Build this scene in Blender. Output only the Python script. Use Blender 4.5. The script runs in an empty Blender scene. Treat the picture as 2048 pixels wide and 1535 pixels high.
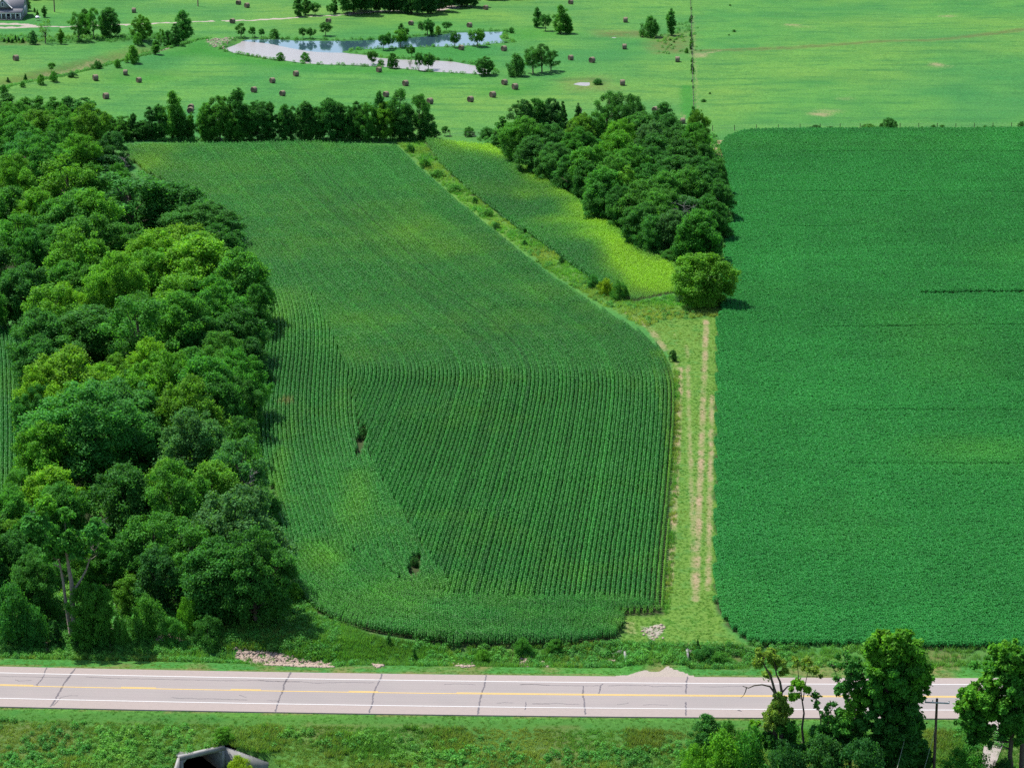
import bpy, math, random
import numpy as np
from mathutils import Vector

# ------------------------------------------------------------------ camera, light, exposure
scene = bpy.context.scene
COL = scene.collection
CAM_H, FPX, PITCH = 121.0, 5750.0, math.radians(16.2)      # drone height, focal length in photo pixels, tilt
cam_d = bpy.data.cameras.new("camera")
cam_d.sensor_fit = 'HORIZONTAL'; cam_d.sensor_width = 36.0
cam_d.lens = 36.0 * FPX / 2048.0
cam_d.clip_start, cam_d.clip_end = 1.0, 20000.0
cam = bpy.data.objects.new("camera", cam_d); COL.objects.link(cam)
cam.location = (0, 0, CAM_H); cam.rotation_euler = (math.pi / 2 - PITCH, 0, 0)
scene.camera = cam

SUN_TO = Vector((-0.42, 0.32, 0.98)).normalized()          # direction towards the sun
sun_el = math.asin(SUN_TO.z); sun_az = math.atan2(SUN_TO.x, SUN_TO.y)
world = bpy.data.worlds.new("World"); scene.world = world; world.use_nodes = True
wn = world.node_tree.nodes; wl = world.node_tree.links
bg = wn.get("Background") or wn.new("ShaderNodeBackground")
sky = wn.new("ShaderNodeTexSky"); sky.sky_type = 'NISHITA'; sky.sun_disc = False
sky.sun_elevation = sun_el; sky.sun_rotation = sun_az
wl.new(sky.outputs[0], bg.inputs[0]); bg.inputs[1].default_value = 0.12
out = wn.get("World Output") or wn.new("ShaderNodeOutputWorld")
wl.new(bg.outputs[0], out.inputs[0])
sun_d = bpy.data.lights.new("sun", 'SUN'); sun_d.energy = 4.6; sun_d.angle = math.radians(0.53)
sun_d.color = (1.0, 0.965, 0.9)
sun = bpy.data.objects.new("sun", sun_d); COL.objects.link(sun)
sun.rotation_euler = (-SUN_TO).to_track_quat('-Z', 'Y').to_euler()
sun.location = (0, 300, 200)
vs = scene.view_settings
vs.view_transform = 'Standard'; vs.look = 'None'; vs.gamma = 1.0; vs.use_curve_mapping = False
vs.exposure = 1.1
scene.cycles.use_denoising = False; scene.cycles.sample_clamp_indirect = 4.0; scene.cycles.sample_clamp_direct = 20.0
scene.cycles.max_bounces = 7; scene.cycles.diffuse_bounces = 4; scene.cycles.glossy_bounces = 2
scene.cycles.transmission_bounces = 3; scene.cycles.transparent_max_bounces = 4

rng = np.random.default_rng(7)
random.seed(7)

# ------------------------------------------------------------------ photo geometry helpers
CP, SP = math.cos(PITCH), math.sin(PITCH)
def ray(px, py):
    a = (px - 1024.0) / FPX; b = (767.5 - py) / FPX
    return np.array([a, CP + b * SP, -SP + b * CP])
def plane(px, py, z=0.0):
    d = ray(px, py); t = (z - CAM_H) / d[2]
    return np.array([d[0] * t, d[1] * t, z])
def project(p):
    x, y, z = p[0], p[1], p[2] - CAM_H
    depth = y * CP - z * SP; up = y * SP + z * CP
    return 1024 + FPX * x / depth, 767.5 - FPX * up / depth
def P2(pts): return np.array([plane(a, b)[:2] for a, b in pts])

# ------------------------------------------------------------------ noise and distance helpers
_tab = np.random.default_rng(3).random((256, 256))
def vnoise(x, y, s=1.0, o=0):
    x = np.asarray(x, float) * s + 17.3 * o; y = np.asarray(y, float) * s + 9.1 * o
    xi = np.floor(x).astype(int); yi = np.floor(y).astype(int)
    fx = x - xi; fy = y - yi; fx = fx * fx * (3 - 2 * fx); fy = fy * fy * (3 - 2 * fy)
    g = lambda a, b: _tab[a & 255, b & 255]
    return (g(xi, yi) * (1 - fx) + g(xi + 1, yi) * fx) * (1 - fy) + (g(xi, yi + 1) * (1 - fx) + g(xi + 1, yi + 1) * fx) * fy
def seg_dist(X, Y, pts, closed=False):
    d2 = np.full(X.shape, 1e18); n = len(pts)
    for i in range(n if closed else n - 1):
        a = pts[i]; b = pts[(i + 1) % n]; v = b - a; L = v @ v + 1e-12
        t = np.clip(((X - a[0]) * v[0] + (Y - a[1]) * v[1]) / L, 0, 1)
        dx = X - a[0] - t * v[0]; dy = Y - a[1] - t * v[1]
        d2 = np.minimum(d2, dx * dx + dy * dy)
    return np.sqrt(d2)
def inside(X, Y, pts):
    r = np.zeros(X.shape, bool); n = len(pts)
    for i in range(n):
        x1, y1 = pts[i]; x2, y2 = pts[(i + 1) % n]
        c = (y1 > Y) != (y2 > Y)
        r ^= c & (X < (x2 - x1) * (Y - y1) / ((y2 - y1) if y2 != y1 else 1e-9) + x1)
    return r
def sdf(X, Y, pts):
    d = seg_dist(X, Y, pts, True)
    return np.where(inside(X, Y, pts), -d, d)
def sstep(a, b, x):
    t = np.clip((x - a) / (b - a), 0, 1); return t * t * (3 - 2 * t)
def pmask(X, Y, px, soft=1.0):       # 1 inside a polygon traced on the ground, soft edge in metres
    q = P2(px); lo = q.min(0) - soft * 2; hi = q.max(0) + soft * 2
    m = np.zeros(X.shape); s = (X > lo[0]) & (X < hi[0]) & (Y > lo[1]) & (Y < hi[1])
    if s.any(): m[s] = 1 - sstep(-soft, soft, sdf(X[s], Y[s], q))
    return m
def lmask(X, Y, px, w, soft=1.0):
    q = P2(px); r = w + soft * 2; lo = q.min(0) - r; hi = q.max(0) + r
    m = np.zeros(X.shape); s = (X > lo[0]) & (X < hi[0]) & (Y > lo[1]) & (Y < hi[1])
    if s.any(): m[s] = 1 - sstep(w - soft, w + soft, seg_dist(X[s], Y[s], q))
    return m
def emask(X, Y, cx, cy, rx, ry):     # soft ellipse given in photo pixels, laid on the ground
    c = plane(cx, cy); ex = abs(plane(cx + rx, cy)[0] - c[0]); ey = abs(plane(cx, cy - ry)[1] - c[1])
    return np.exp(-(((X - c[0]) / ex) ** 2 + ((Y - c[1]) / ey) ** 2))

# ------------------------------------------------------------------ places traced on the ground
CORN = [(250,283),(400,282),(600,279),(795,286),(900,385),(1000,465),(1100,545),(1200,610),(1290,662),(1335,705),(1346,745),(1349,850),(1341,1000),(1333,1150),(1325,1225),(1252,1232),(1235,1278),(1150,1288),(900,1290),(760,1270),(660,1240),(595,1200),(572,1100),(552,1000),(516,900),(510,850),(518,780),(532,680),(532,620),(510,550),(470,490),(430,440),(370,390),(300,352),(262,322)]
STRIP = [(850,284),(890,278),(980,287),(1040,314),(1100,354),(1160,400),(1230,450),(1290,497),(1352,526),(1352,585),(1262,604),(1200,572),(1100,500),(1010,440),(940,385),(880,328)]
WATERWAY = [(795,287),(845,284),(880,330),(940,385),(1010,440),(1100,500),(1200,574),(1262,606),(1350,590),(1440,600),(1440,632),(1330,640),(1290,655),(1200,608),(1100,545),(1000,465),(900,385)]
LANE = [(1290,655),(1330,640),(1440,632),(1432,900),(1430,1200),(1452,1262),(1490,1296),(1380,1300),(1300,1300),(1240,1290),(1245,1225),(1327,1222),(1335,1150),(1343,1000),(1351,850),(1348,745),(1335,705)]
BEAN = [(1436,640),(1442,600),(1452,480),(1458,380),(1446,318),(1442,296),(1455,276),(1490,265),(1560,262),(1800,261),(2160,260),(2160,1296),(1900,1294),(1700,1292),(1540,1290),(1495,1284),(1455,1250),(1432,1205),(1433,900)]
def lift(pts, z):      # far crop edges were traced along the plant tops: drop them to the ground
    o = []
    for a, b in pts:
        p = plane(a, b, z); o.append(project((p[0], p[1], 0.0)))
    return o
CORN = lift(CORN[:10], 1.4) + CORN[10:]
STRIP = STRIP[:1] + lift(STRIP[1:9], 1.3) + STRIP[9:]
LEFTCORN = [(-40,640),(5,640),(28,670),(36,740),(30,830),(38,930),(20,1010),(-60,1010)]
POND = [(446,97),(462,85),(482,77.5),(550,77),(600,79.5),(687,80),(750,78),(790,75),(837,72),(870,69),(903,64),(967,61.5),(1008,61.5),(1013,65),(1002,70),(1005,77),(1023,82.5),(958,89),(908,92),(850,92.5),(800,94),(762,95.5),(720,98),(695,100.5),(687,102.5),(700,105),(735,108.5),(760,114),(800,117),(875,119),(912,122),(951,129),(985,140),(985,147),(952,147),(894,144),(862,142),(800,135.5),(750,131.5),(700,129),(650,128),(612,126),(575,121),(540,117),(500,110),(462,104)]
PALE_AREA = [(446,97),(462,85),(472,80),(500,82),(540,86),(560,90.5),(590,96.5),(620,101.5),(650,103.5),(687,104.2),(700,105),(735,108.5),(760,114),(800,117),(875,119),(912,122),(951,129),(985,140),(985,147),(952,147),(894,144),(862,142),(800,135.5),(750,131.5),(700,129),(650,128),(612,126),(575,121),(540,117),(500,110),(462,104)]
POOL = [(1141,167),(1150,164),(1160,162.5),(1182,163),(1184,170),(1172,171),(1158,170)]
SLIVER = [(1217,73),(1228,72.5),(1238,74),(1236,75.2),(1222,75)]
WOOD = [(-200,200),(60,235),(210,262),(250,290),(262,325),(300,356),(365,392),(425,442),(465,492),(505,552),(528,620),(528,680),(515,780),(507,850),(514,905),(548,1000),(568,1100),(585,1190),(440,1240),(230,1255),(0,1275),(-200,1280),(-200,1010),(20,1010),(38,930),(30,830),(36,740),(28,670),(5,640),(-200,640)]
COPSE = [(965,280),(1000,262),(1060,262),(1200,262),(1300,262),(1420,272),(1446,320),(1456,380),(1450,480),(1440,520),(1360,520),(1290,495),(1230,448),(1160,398),(1100,352),(1040,312),(985,288)]
CREEK = [(0,180),(100,158),(190,135),(260,118),(320,100),(390,80)]

# road: a gentle curve through the yellow line
_ry = np.array([plane(a, b)[:2] for a, b in [(0,1369),(600,1380.5),(1000,1387),(1510,1390.5),(1858,1392.5)]])
RC = np.polyfit(_ry[:, 0], _ry[:, 1], 2)
def road_u(X, Y):
    s = 2 * RC[0] * X + RC[1]
    return (Y - np.polyval(RC, X)) / np.sqrt(1 + s * s)
def road_pt(x, u, z):
    s = 2 * RC[0] * x + RC[1]; L = math.sqrt(1 + s * s)
    return (x - u * s / L, float(np.polyval(RC, x)) + u / L, z)

# big culvert corners
CUL_A = plane(364, 1511, -1.3); CUL_B = plane(446, 1492, -1.3)
CUL_W = plane(535, 1521, -2.1); CUL_V = plane(349, 1545, -1.9)
_cd = (CUL_B - CUL_A)[:2]; _cd /= np.linalg.norm(_cd); CUL_DIR = _cd; CUL_BACK = np.array([-_cd[1], _cd[0]])
CARVE = np.array([CUL_A[:2] - _cd * .1, CUL_B[:2] + _cd * .1, CUL_W[:2], CUL_W[:2] - CUL_BACK * 9 , CUL_V[:2] - CUL_BACK * 9 - _cd * 2, CUL_V[:2]])

def height(X, Y):
    X = np.asarray(X, float); Y = np.asarray(Y, float)
    u = road_u(X, Y)
    far = np.interp(u, [5.8, 6.2, 9.0, 10.2, 11.6, 13.2, 15.2], [-.1, -.12, -.45, -.9, -1.1, -.8, 0])
    flat = np.interp(u, [5.8, 6.2, 15.2], [-.1, -.12, 0])
    xl, xr = plane(1250, 1312)[0], plane(1375, 1312)[0]
    k = sstep(xl - .2, xl + .25, X) * (1 - sstep(xr - .25, xr + .2, X))
    k = np.maximum(k, sstep(xr + 5, xr + 16, X) * .75)
    far = far * (1 - k) + flat * k
    near = np.interp(u, [-70, -26, -15, -7.5, -6.2, -5.8], [-3.2, -2.9, -1.8, -.3, -.12, -.1])
    near2 = np.interp(u, [-70, -15, -7.5, -6.2, -5.8], [-1.2, -.9, -.3, -.12, -.1])
    kr = sstep(20, 38, X); near = near * (1 - kr) + near2 * kr
    z = np.where(u > 0, np.where(u > 5.8, far, -.1), np.where(u < -5.8, near, -.1))
    z = np.where(np.abs(u) < 5.8, -.1, z)
    # creek bed coming out of the wood
    s = (X < 0) & (Y < 340) & (u > 6.5)
    if s.any():
        d = seg_dist(X[s], Y[s], P2([(660,1312),(520,1303),(420,1290),(300,1262),(235,1235),(215,1200),(240,1150)]))
        z[s] -= .4 * (1 - sstep(.5, 3.6, d))
    # meadow: soft swells, pond basins, creek hollow
    far_k = sstep(600, 660, Y)
    z = z + far_k * ((vnoise(X, Y, .018, 1) - .5) * 1.2 + (vnoise(X, Y, .05, 2) - .5) * .35)
    b = (Y > 640) & (Y < 860) & (np.abs(X) < 160)
    if b.any():
        x, y, zz = X[b], Y[b], z[b]
        for q in (POND, POOL, SLIVER):
            d = sdf(x, y, P2(q)); w = 1 - sstep(0, 9, d)
            zz = zz * (1 - w) + w * (-.12 - .5 * (1 - sstep(-2.5, .6, d)) + .05)
        dam = 1 - sstep(0, 9, seg_dist(x, y, P2([(0,186),(120,166),(220,146),(300,122),(360,100),(400,84),(440,84)])))
        zz += dam * .7
        zz -= 1.1 * (1 - sstep(1, 7, seg_dist(x, y, P2([(-60,196),(0,172),(100,152),(190,128),(260,110),(320,92),(385,76)]))))
        z[b] = zz
    c = (u < -6) & (X < -12) & (X > -60)
    if c.any():
        d = sdf(X[c], Y[c], CARVE)
        z[c] = np.where(d < .3, -4.0, z[c])
    z += (vnoise(X, Y, .9, 5) - .5) * .06 * (np.abs(u) > 6.5)
    return z
def h1(x, y): return float(height(np.array([x]), np.array([y]))[0])
def at(px, py, dz=0.0):      # where the sight line first meets the terrain (raised by dz)
    d = ray(px, py); z = np.linspace(3.0, -5.0, 161); t = (z - CAM_H) / d[2]
    X, Y = d[0] * t, d[1] * t; h = height(X, Y) + dz; k = int(np.argmax(z < h))
    if k == 0: return plane(px, py, 0.0)
    a, b = z[k - 1] - h[k - 1], h[k] - z[k]; f = a / (a + b + 1e-9); zz = z[k - 1] + (z[k] - z[k - 1]) * f
    p = plane(px, py, zz); return np.array([p[0], p[1], zz - dz])

# ------------------------------------------------------------------ object helpers
def tag(o, label=None, cat=None, group=None, kind=None):
    if label: o["label"] = label
    if cat: o["category"] = cat
    if group: o["group"] = group
    if kind: o["kind"] = kind
    return o
def link(o, parent=None):
    COL.objects.link(o)
    if parent is not None: o.parent = parent
    return o
def mesh_np(name, verts, faces=None, mats=(), loops=None, sizes=None, smooth=False, mat_idx=None):
    me = bpy.data.meshes.new(name)
    verts = np.asarray(verts, np.float32)
    if loops is None:
        if isinstance(faces, np.ndarray):
            sizes = np.full(len(faces), faces.shape[1], np.int32); loops = faces.reshape(-1)
        else:
            sizes = np.array([len(f) for f in faces], np.int32); loops = np.array([i for f in faces for i in f], np.int32)
    me.vertices.add(len(verts)); me.vertices.foreach_set("co", verts.reshape(-1))
    me.loops.add(len(loops)); me.loops.foreach_set("vertex_index", np.asarray(loops, np.int32))
    me.polygons.add(len(sizes))
    st = np.concatenate([[0], np.cumsum(sizes)[:-1]]).astype(np.int32)
    me.polygons.foreach_set("loop_start", st)
    if mat_idx is not None: me.polygons.foreach_set("material_index", np.asarray(mat_idx, np.int32))
    if smooth: me.polygons.foreach_set("use_smooth", np.ones(len(sizes), bool))
    for m in mats: me.materials.append(m)
    me.update(calc_edges=True)
    return me
def fattr(me, name, val, dom='POINT'):
    a = me.attributes.new(name, 'FLOAT', dom); a.data.foreach_set("value", np.asarray(val, np.float32))
def cattr(me, name, val):
    a = me.color_attributes.new(name, 'FLOAT_COLOR', 'POINT'); a.data.foreach_set("color", np.asarray(val, np.float32).reshape(-1))
def empty(name, loc, rz=0.0):
    o = bpy.data.objects.new(name, None); o.location = loc; o.rotation_euler = (0, 0, rz)
    o.empty_display_size = .3; COL.objects.link(o); return o
class MB:
    def __init__(s): s.v = []; s.f = []
    def poly(s, pts):
        n = len(s.v); s.v += [tuple(p) for p in pts]; s.f.append(list(range(n, n + len(pts))))
    def box(s, c, d, rz=0.0):
        n = len(s.v); ca, sa = math.cos(rz), math.sin(rz)
        for z in (-1, 1):
            for x, y in ((-1, -1), (1, -1), (1, 1), (-1, 1)):
                X, Y = x * d[0] / 2, y * d[1] / 2
                s.v.append((c[0] + X * ca - Y * sa, c[1] + X * sa + Y * ca, c[2] + z * d[2] / 2))
        for q in ((3,2,1,0),(4,5,6,7),(0,1,5,4),(1,2,6,5),(2,3,7,6),(3,0,4,7)): s.f.append([n + i for i in q])
    def prism(s, bottom, top):
        n = len(s.v); k = len(bottom); s.v += [tuple(p) for p in bottom] + [tuple(p) for p in top]
        s.f.append([n + i for i in range(k)][::-1]); s.f.append([n + k + i for i in range(k)])
        for i in range(k): j = (i + 1) % k; s.f.append([n + i, n + j, n + k + j, n + k + i])
    def tube(s, pts, rad, sides=6):
        pts = [Vector(p) for p in pts]; n = len(s.v); ref = Vector((.31, .95, .05))
        for i, p in enumerate(pts):
            t = (pts[min(i + 1, len(pts) - 1)] - pts[max(i - 1, 0)]).normalized()
            r = ref if abs(t.dot(ref)) < .9 else Vector((1, 0, 0))
            a = t.cross(r).normalized(); b = t.cross(a)
            for k in range(sides):
                an = 2 * math.pi * k / sides; s.v.append(tuple(p + (a * math.cos(an) + b * math.sin(an)) * rad[i]))
        for i in range(len(pts) - 1):
            for k in range(sides):
                q = (k + 1) % sides; s.f.append([n + i * sides + k, n + i * sides + q, n + (i + 1) * sides + q, n + (i + 1) * sides + k])
        s.f.append([n + k for k in range(sides)]); s.f.append([n + (len(pts) - 1) * sides + k for k in range(sides)][::-1])
    def mesh(s, name, mat, smooth=False): return mesh_np(name, s.v, s.f, [mat], smooth=smooth)
    def obj(s, name, mat, parent=None, smooth=False):
        return link(bpy.data.objects.new(name, s.mesh(name, mat, smooth)), parent)

# ------------------------------------------------------------------ materials
def new_mat(name):
    m = bpy.data.materials.new(name); m.use_nodes = True
    nt = m.node_tree; nt.nodes.clear()
    return m, nt
class N:
    def __init__(s, nt): s.nt = nt
    def n(s, t, **k):
        x = s.nt.nodes.new(t)
        for a, v in k.items(): setattr(x, a, v)
        return x
    def l(s, a, b): s.nt.links.new(a, b)
    def val(s, sock, v):
        if hasattr(v, 'links'): s.l(v, sock)
        else: sock.default_value = v
    def noise(s, vec, scale, detail=3, rough=.55):
        x = s.n("ShaderNodeTexNoise"); s.l(vec, x.inputs['Vector']); x.inputs['Scale'].default_value = scale
        x.inputs['Detail'].default_value = detail; x.inputs['Roughness'].default_value = rough; return x.outputs[0]
    def ramp(s, f, a, b):
        x = s.n("ShaderNodeMapRange"); s.l(f, x.inputs[0]); x.inputs[1].default_value = a; x.inputs[2].default_value = b; return x.outputs[0]
    def math(s, op, a, b=0.0):
        x = s.n("ShaderNodeMath", operation=op); s.val(x.inputs[0], a); s.val(x.inputs[1], b); return x.outputs[0]
    def mix(s, f, a, b, mode='MIX'):
        x = s.n("ShaderNodeMix", data_type='RGBA', blend_type=mode)
        s.val(x.inputs['Factor'], f)
        for q, v in ((6, a), (7, b)):
            if hasattr(v, 'links'): s.l(v, x.inputs[q])
            else: x.inputs[q].default_value = (*v, 1)
        return x.outputs[2]
    def bsdf(s, col, rough=.8, spec=.2, bump=None, bstr=.3, bdist=.1):
        b = s.n("ShaderNodeBsdfPrincipled")
        if hasattr(col, 'links'): s.l(col, b.inputs['Base Color'])
        else: b.inputs['Base Color'].default_value = (*col, 1)
        s.val(b.inputs['Roughness'], rough); b.inputs['Specular IOR Level'].default_value = spec
        if bump is not None:
            bp = s.n("ShaderNodeBump"); bp.inputs['Strength'].default_value = bstr; bp.inputs['Distance'].default_value = bdist
            s.l(bump, bp.inputs['Height']); s.l(bp.outputs[0], b.inputs['Normal'])
        return b
    def out(s, sh):
        o = s.n("ShaderNodeOutputMaterial"); s.l(sh, o.inputs[0])
def obj_co(k):
    t = k.n("ShaderNodeTexCoord"); return t.outputs['Object']
def simple_mat(name, col, rough=.8, spec=.25, var=.15, scale=3.0, bstr=.2, var2=None):
    m, nt = new_mat(name); k = N(nt); co = obj_co(k)
    f = k.noise(co, scale, 4); f2 = k.noise(co, scale * .13, 2)
    c = k.mix(k.ramp(f, .3, .7), tuple(x * (1 - var) for x in col), tuple(min(1, x * (1 + var)) for x in col))
    if var2: c = k.mix(k.math('MULTIPLY', k.ramp(f2, .45, .75), .6), c, var2)
    k.out(k.bsdf(c, rough, spec, f, bstr, .05).outputs[0]); return m

def leaf_mat(name, col=None, trans=.35, rough=.5, spec=.3, tint=None, obj_color=False, yellow=(.26,.34,.03), brown=(.3,.2,.08), attr_shade=True, hue_var=.5):
    """Foliage: object colour or fixed colour x per leaf shade, optional per plant tint towards yellow or brown."""
    m, nt = new_mat(name); k = N(nt)
    if obj_color:
        oi = k.n("ShaderNodeObjectInfo"); c = oi.outputs['Color']
    else:
        rgb = k.n("ShaderNodeRGB"); rgb.outputs[0].default_value = (*col, 1); c = rgb.outputs[0]
    if tint:
        a = k.n("ShaderNodeAttribute"); a.attribute_type = 'INSTANCER'; a.attribute_name = "tint"
        c = k.mix(k.ramp(a.outputs['Fac'], 0, 1), c, yellow)
        c = k.mix(k.ramp(a.outputs['Fac'], 0, -1), c, brown)
        a2 = k.n("ShaderNodeAttribute"); a2.attribute_type = 'INSTANCER'; a2.attribute_name = "lum"
        c = k.mix(1.0, c, a2.outputs['Color'], 'MULTIPLY')
    s = k.n("ShaderNodeAttribute"); s.attribute_type = 'GEOMETRY'; s.attribute_name = "shade"
    c = k.mix(1.0, c, s.outputs['Color'], 'MULTIPLY')
    b = k.bsdf(c, rough, spec)
    t = k.n("ShaderNodeBsdfTranslucent")
    tc = k.mix(1.0, c, (1.25, 1.2, .55), 'MULTIPLY'); k.l(tc, t.inputs[0])
    mx = k.n("ShaderNodeMixShader"); mx.inputs[0].default_value = trans
    k.l(b.outputs[0], mx.inputs[1]); k.l(t.outputs[0], mx.inputs[2]); k.out(mx.outputs[0])
    return m

def ground_mat():
    m, nt = new_mat("ground"); k = N(nt); co = obj_co(k)
    A = k.n("ShaderNodeVertexColor", layer_name="ma"); B = k.n("ShaderNodeVertexColor", layer_name="mb")
    sa = k.n("ShaderNodeSeparateColor"); k.l(A.outputs[0], sa.inputs[0])
    sb = k.n("ShaderNodeSeparateColor"); k.l(B.outputs[0], sb.inputs[0])
    dry, bare, lush, rough = sa.outputs[0], sa.outputs[1], sa.outputs[2], A.outputs[1]
    grav, soil, yel, floor = sb.outputs[0], sb.outputs[1], sb.outputs[2], B.outputs[1]
    n0 = k.noise(co, .012, 4); n1 = k.noise(co, .06, 4, .6); n2 = k.noise(co, .45, 4, .6); n3 = k.noise(co, 2.2, 3, .65); n4 = k.noise(co, 9, 2, .7)
    fine = k.math('ADD', k.math('MULTIPLY', n3, .55), k.math('MULTIPLY', n4, .45))
    mp = k.n("ShaderNodeMapping"); k.l(co, mp.inputs[0]); mp.inputs['Scale'].default_value = (.05, .22, .1); mp.inputs['Rotation'].default_value = (0, 0, .12)
    st = k.noise(mp.outputs[0], 1.0, 5, .65)
    c = k.mix(k.ramp(n1, .34, .66), GRASS_A, GRASS_B)
    c = k.mix(k.math('MULTIPLY', k.ramp(n0, .45, .65), .7), c, GRASS_Y)
    nb_ = k.noise(co, .022, 3, .5); c = k.mix(k.math('MULTIPLY', k.ramp(nb_, .47, .66), .55), c, (.018, .104, .030))
    c = k.mix(k.math('MULTIPLY', k.ramp(st, .5, .68), .75), c, GRASS_D)
    c = k.mix(k.math('MULTIPLY', k.ramp(n2, .52, .72), .5), c, GRASS_D)
    def amt(w, noise, lo=.25, hi=.6): return k.math('MULTIPLY', w, k.ramp(noise, lo, hi))
    c = k.mix(k.math('MULTIPLY', lush, .9), c, GRASS_L)
    c = k.mix(amt(yel, n2, .2, .5), c, (.072, .135, .022))
    c = k.mix(amt(dry, n2, .25, .55), c, (.098, .100, .034))
    c = k.mix(k.math('MULTIPLY', rough, k.ramp(n3, .42, .62)), c, (.016, .052, .012))
    dk = k.mix(k.ramp(fine, .34, .66), (.55, .58, .55), (1.4, 1.36, 1.36))
    c = k.mix(1.0, c, dk, 'MULTIPLY')
    c = k.mix(k.ramp(k.math('ADD', k.math('MULTIPLY', bare, 1.25), k.math('MULTIPLY', k.math('SUBTRACT', fine, .5), 1.9)), .25, 1.05), c, k.mix(k.ramp(n3, .3, .7), (.16, .118, .062), (.235, .18, .115)))
    c = k.mix(k.ramp(k.math('ADD', grav, k.math('MULTIPLY', k.math('SUBTRACT', fine, .5), 1.0)), .4, .6), c, k.mix(k.ramp(n4, .3, .7), (.185, .155, .13), (.27, .235, .205)))
    c = k.mix(soil, c, k.mix(k.ramp(n3, .3, .7), (.022, .044, .013), (.04, .042, .02)))
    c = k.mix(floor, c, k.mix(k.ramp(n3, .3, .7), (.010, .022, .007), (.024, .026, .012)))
    k.out(k.bsdf(c, .9, .05, fine, .8, .2).outputs[0]); return m
GRASS_A, GRASS_B, GRASS_Y, GRASS_D, GRASS_L = (.029,.116,.025), (.056,.155,.029), (.085,.164,.028), (.020,.090,.023), (.017,.110,.012)
M = {}
M['ground'] = ground_mat()
M['leaf'] = leaf_mat("tree_leaves", obj_color=True, trans=.48, rough=.65, spec=.12)
M['corn'] = leaf_mat("corn_leaves", (.022,.158,.018), .28, .5, .16, tint=True, yellow=(.15,.33,.006), brown=(.30,.17,.05))
M['bean'] = leaf_mat("bean_leaves", (.021,.172,.033), .3, .6, .1, tint=True, yellow=(.07,.25,.03))
M['grass'] = leaf_mat("grass_blades", (.062,.225,.026), .4, .6, .15, tint=True, yellow=(.22,.24,.05), brown=(.2,.14,.06))
M['weed'] = leaf_mat("weed_leaves", (.046,.205,.030), .4, .55, .15, tint=True, yellow=(.16,.31,.03), brown=(.2,.14,.06))
M['bark'] = simple_mat("bark", (.075,.06,.045), .9, .1, .35, 5, .6)
M['pale_bark'] = simple_mat("pale_bark", (.17,.145,.12), .9, .1, .25, 4, .6)
M['dead'] = simple_mat("dead_wood", (.13,.125,.115), .9, .1, .2, 6, .4)
M['hay'] = simple_mat("hay", (.155,.13,.09), .95, .05, .3, 9, .8, (.20,.17,.12))
M['hay_end'] = simple_mat("hay_end", (.10,.08,.055), .95, .05, .35, 12, .8)
M['concrete'] = simple_mat("concrete", (.19,.185,.175), .85, .2, .2, 1.6, .3)
M['stone'] = simple_mat("riprap_stone", (.27,.205,.165), .9, .15, .28, 1.1, .5, (.19,.15,.12))
M['road'] = simple_mat("shoulder_asphalt", (.205,.170,.156), .9, .15, .10, 14, .25, (.18,.152,.140))
def lane_mat():
    m, nt = new_mat("lane_asphalt"); k = N(nt); co = obj_co(k); a = k.n("ShaderNodeAttribute"); a.attribute_name = "wear"
    f = k.noise(co, 18, 3); g = k.noise(co, .5, 4, .6); h = k.noise(co, .09, 3)
    c = k.mix(k.ramp(f, .3, .7), (.172, .149, .143), (.200, .174, .166))
    c = k.mix(k.math('MULTIPLY', k.ramp(g, .45, .7), .35), c, (.20, .182, .168)); c = k.mix(k.math('MULTIPLY', k.ramp(h, .45, .65), .3), c, (.14, .13, .128))
    c = k.mix(k.math('MULTIPLY', a.outputs['Fac'], k.math('ADD', .18, k.math('MULTIPLY', k.ramp(g, .35, .65), .25))), c, (.115, .106, .104))
    k.out(k.bsdf(c, .88, .18, f, .2, .03).outputs[0]); return m
M['lane'] = lane_mat()
M['white_paint'] = simple_mat("white_road_paint", (.36,.35,.345), .7, .25, .08, 5, .1)
M['yellow_paint'] = simple_mat("yellow_road_paint", (.40,.265,.055), .7, .25, .10, 5, .1)
M['tar'] = simple_mat("crack_tar", (.075,.065,.07), .7, .25, .3, 6, .2)
M['path'] = simple_mat("drive_surface", (.22,.19,.175), .9, .15, .1, 6, .2)
M['pole'] = simple_mat("pole_wood", (.10,.072,.055), .9, .1, .3, 6, .4)
M['metal'] = simple_mat("grey_metal", (.35,.36,.37), .5, .4, .1, 5, .1)
M['roof'] = simple_mat("roof_shingle", (.15,.147,.158), .9, .1, .08, 6, .3)
M['siding'] = simple_mat("grey_siding", (.21,.235,.235), .8, .2, .06, 3, .2)
M['blue_siding'] = simple_mat("pale_blue_siding", (.45,.55,.62), .8, .2, .06, 3, .2)
M['trim'] = simple_mat("white_trim", (.55,.56,.57), .6, .3, .04, 3, .1)
M['glass'] = simple_mat("window_glass", (.03,.04,.06), .1, .5, .1, 1, 0)
M['car'] = simple_mat("white_car_paint", (.7,.73,.78), .3, .5, .03, 1, 0)
M['rubber'] = simple_mat("tyre_rubber", (.03,.03,.03), .8, .2, .1, 3, .1)
M['wire'] = simple_mat("wire", (.20,.25,.17), .5, .4, .1, 3, .1)
M['pale_spare'] = None
def water_mat():
    m, nt = new_mat("pond_water"); k = N(nt); co = obj_co(k)
    f = k.noise(co, 1.8, 3, .6); big = k.noise(co, .035, 2)
    b = k.bsdf((.02, .045, .055), .05, .5, f, .035, .06)
    k.l(k.ramp(big, .35, .75), b.inputs['Roughness']) if False else None
    b.inputs['IOR'].default_value = 1.33
    k.out(b.outputs[0]); return m
M['water'] = water_mat()
M['pale_water'] = simple_mat("pale_water_surface", (.172,.158,.150), .4, .3, .03, .3, .05)  # even pale, rougher surface for part of the pond, the pool and puddle

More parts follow.
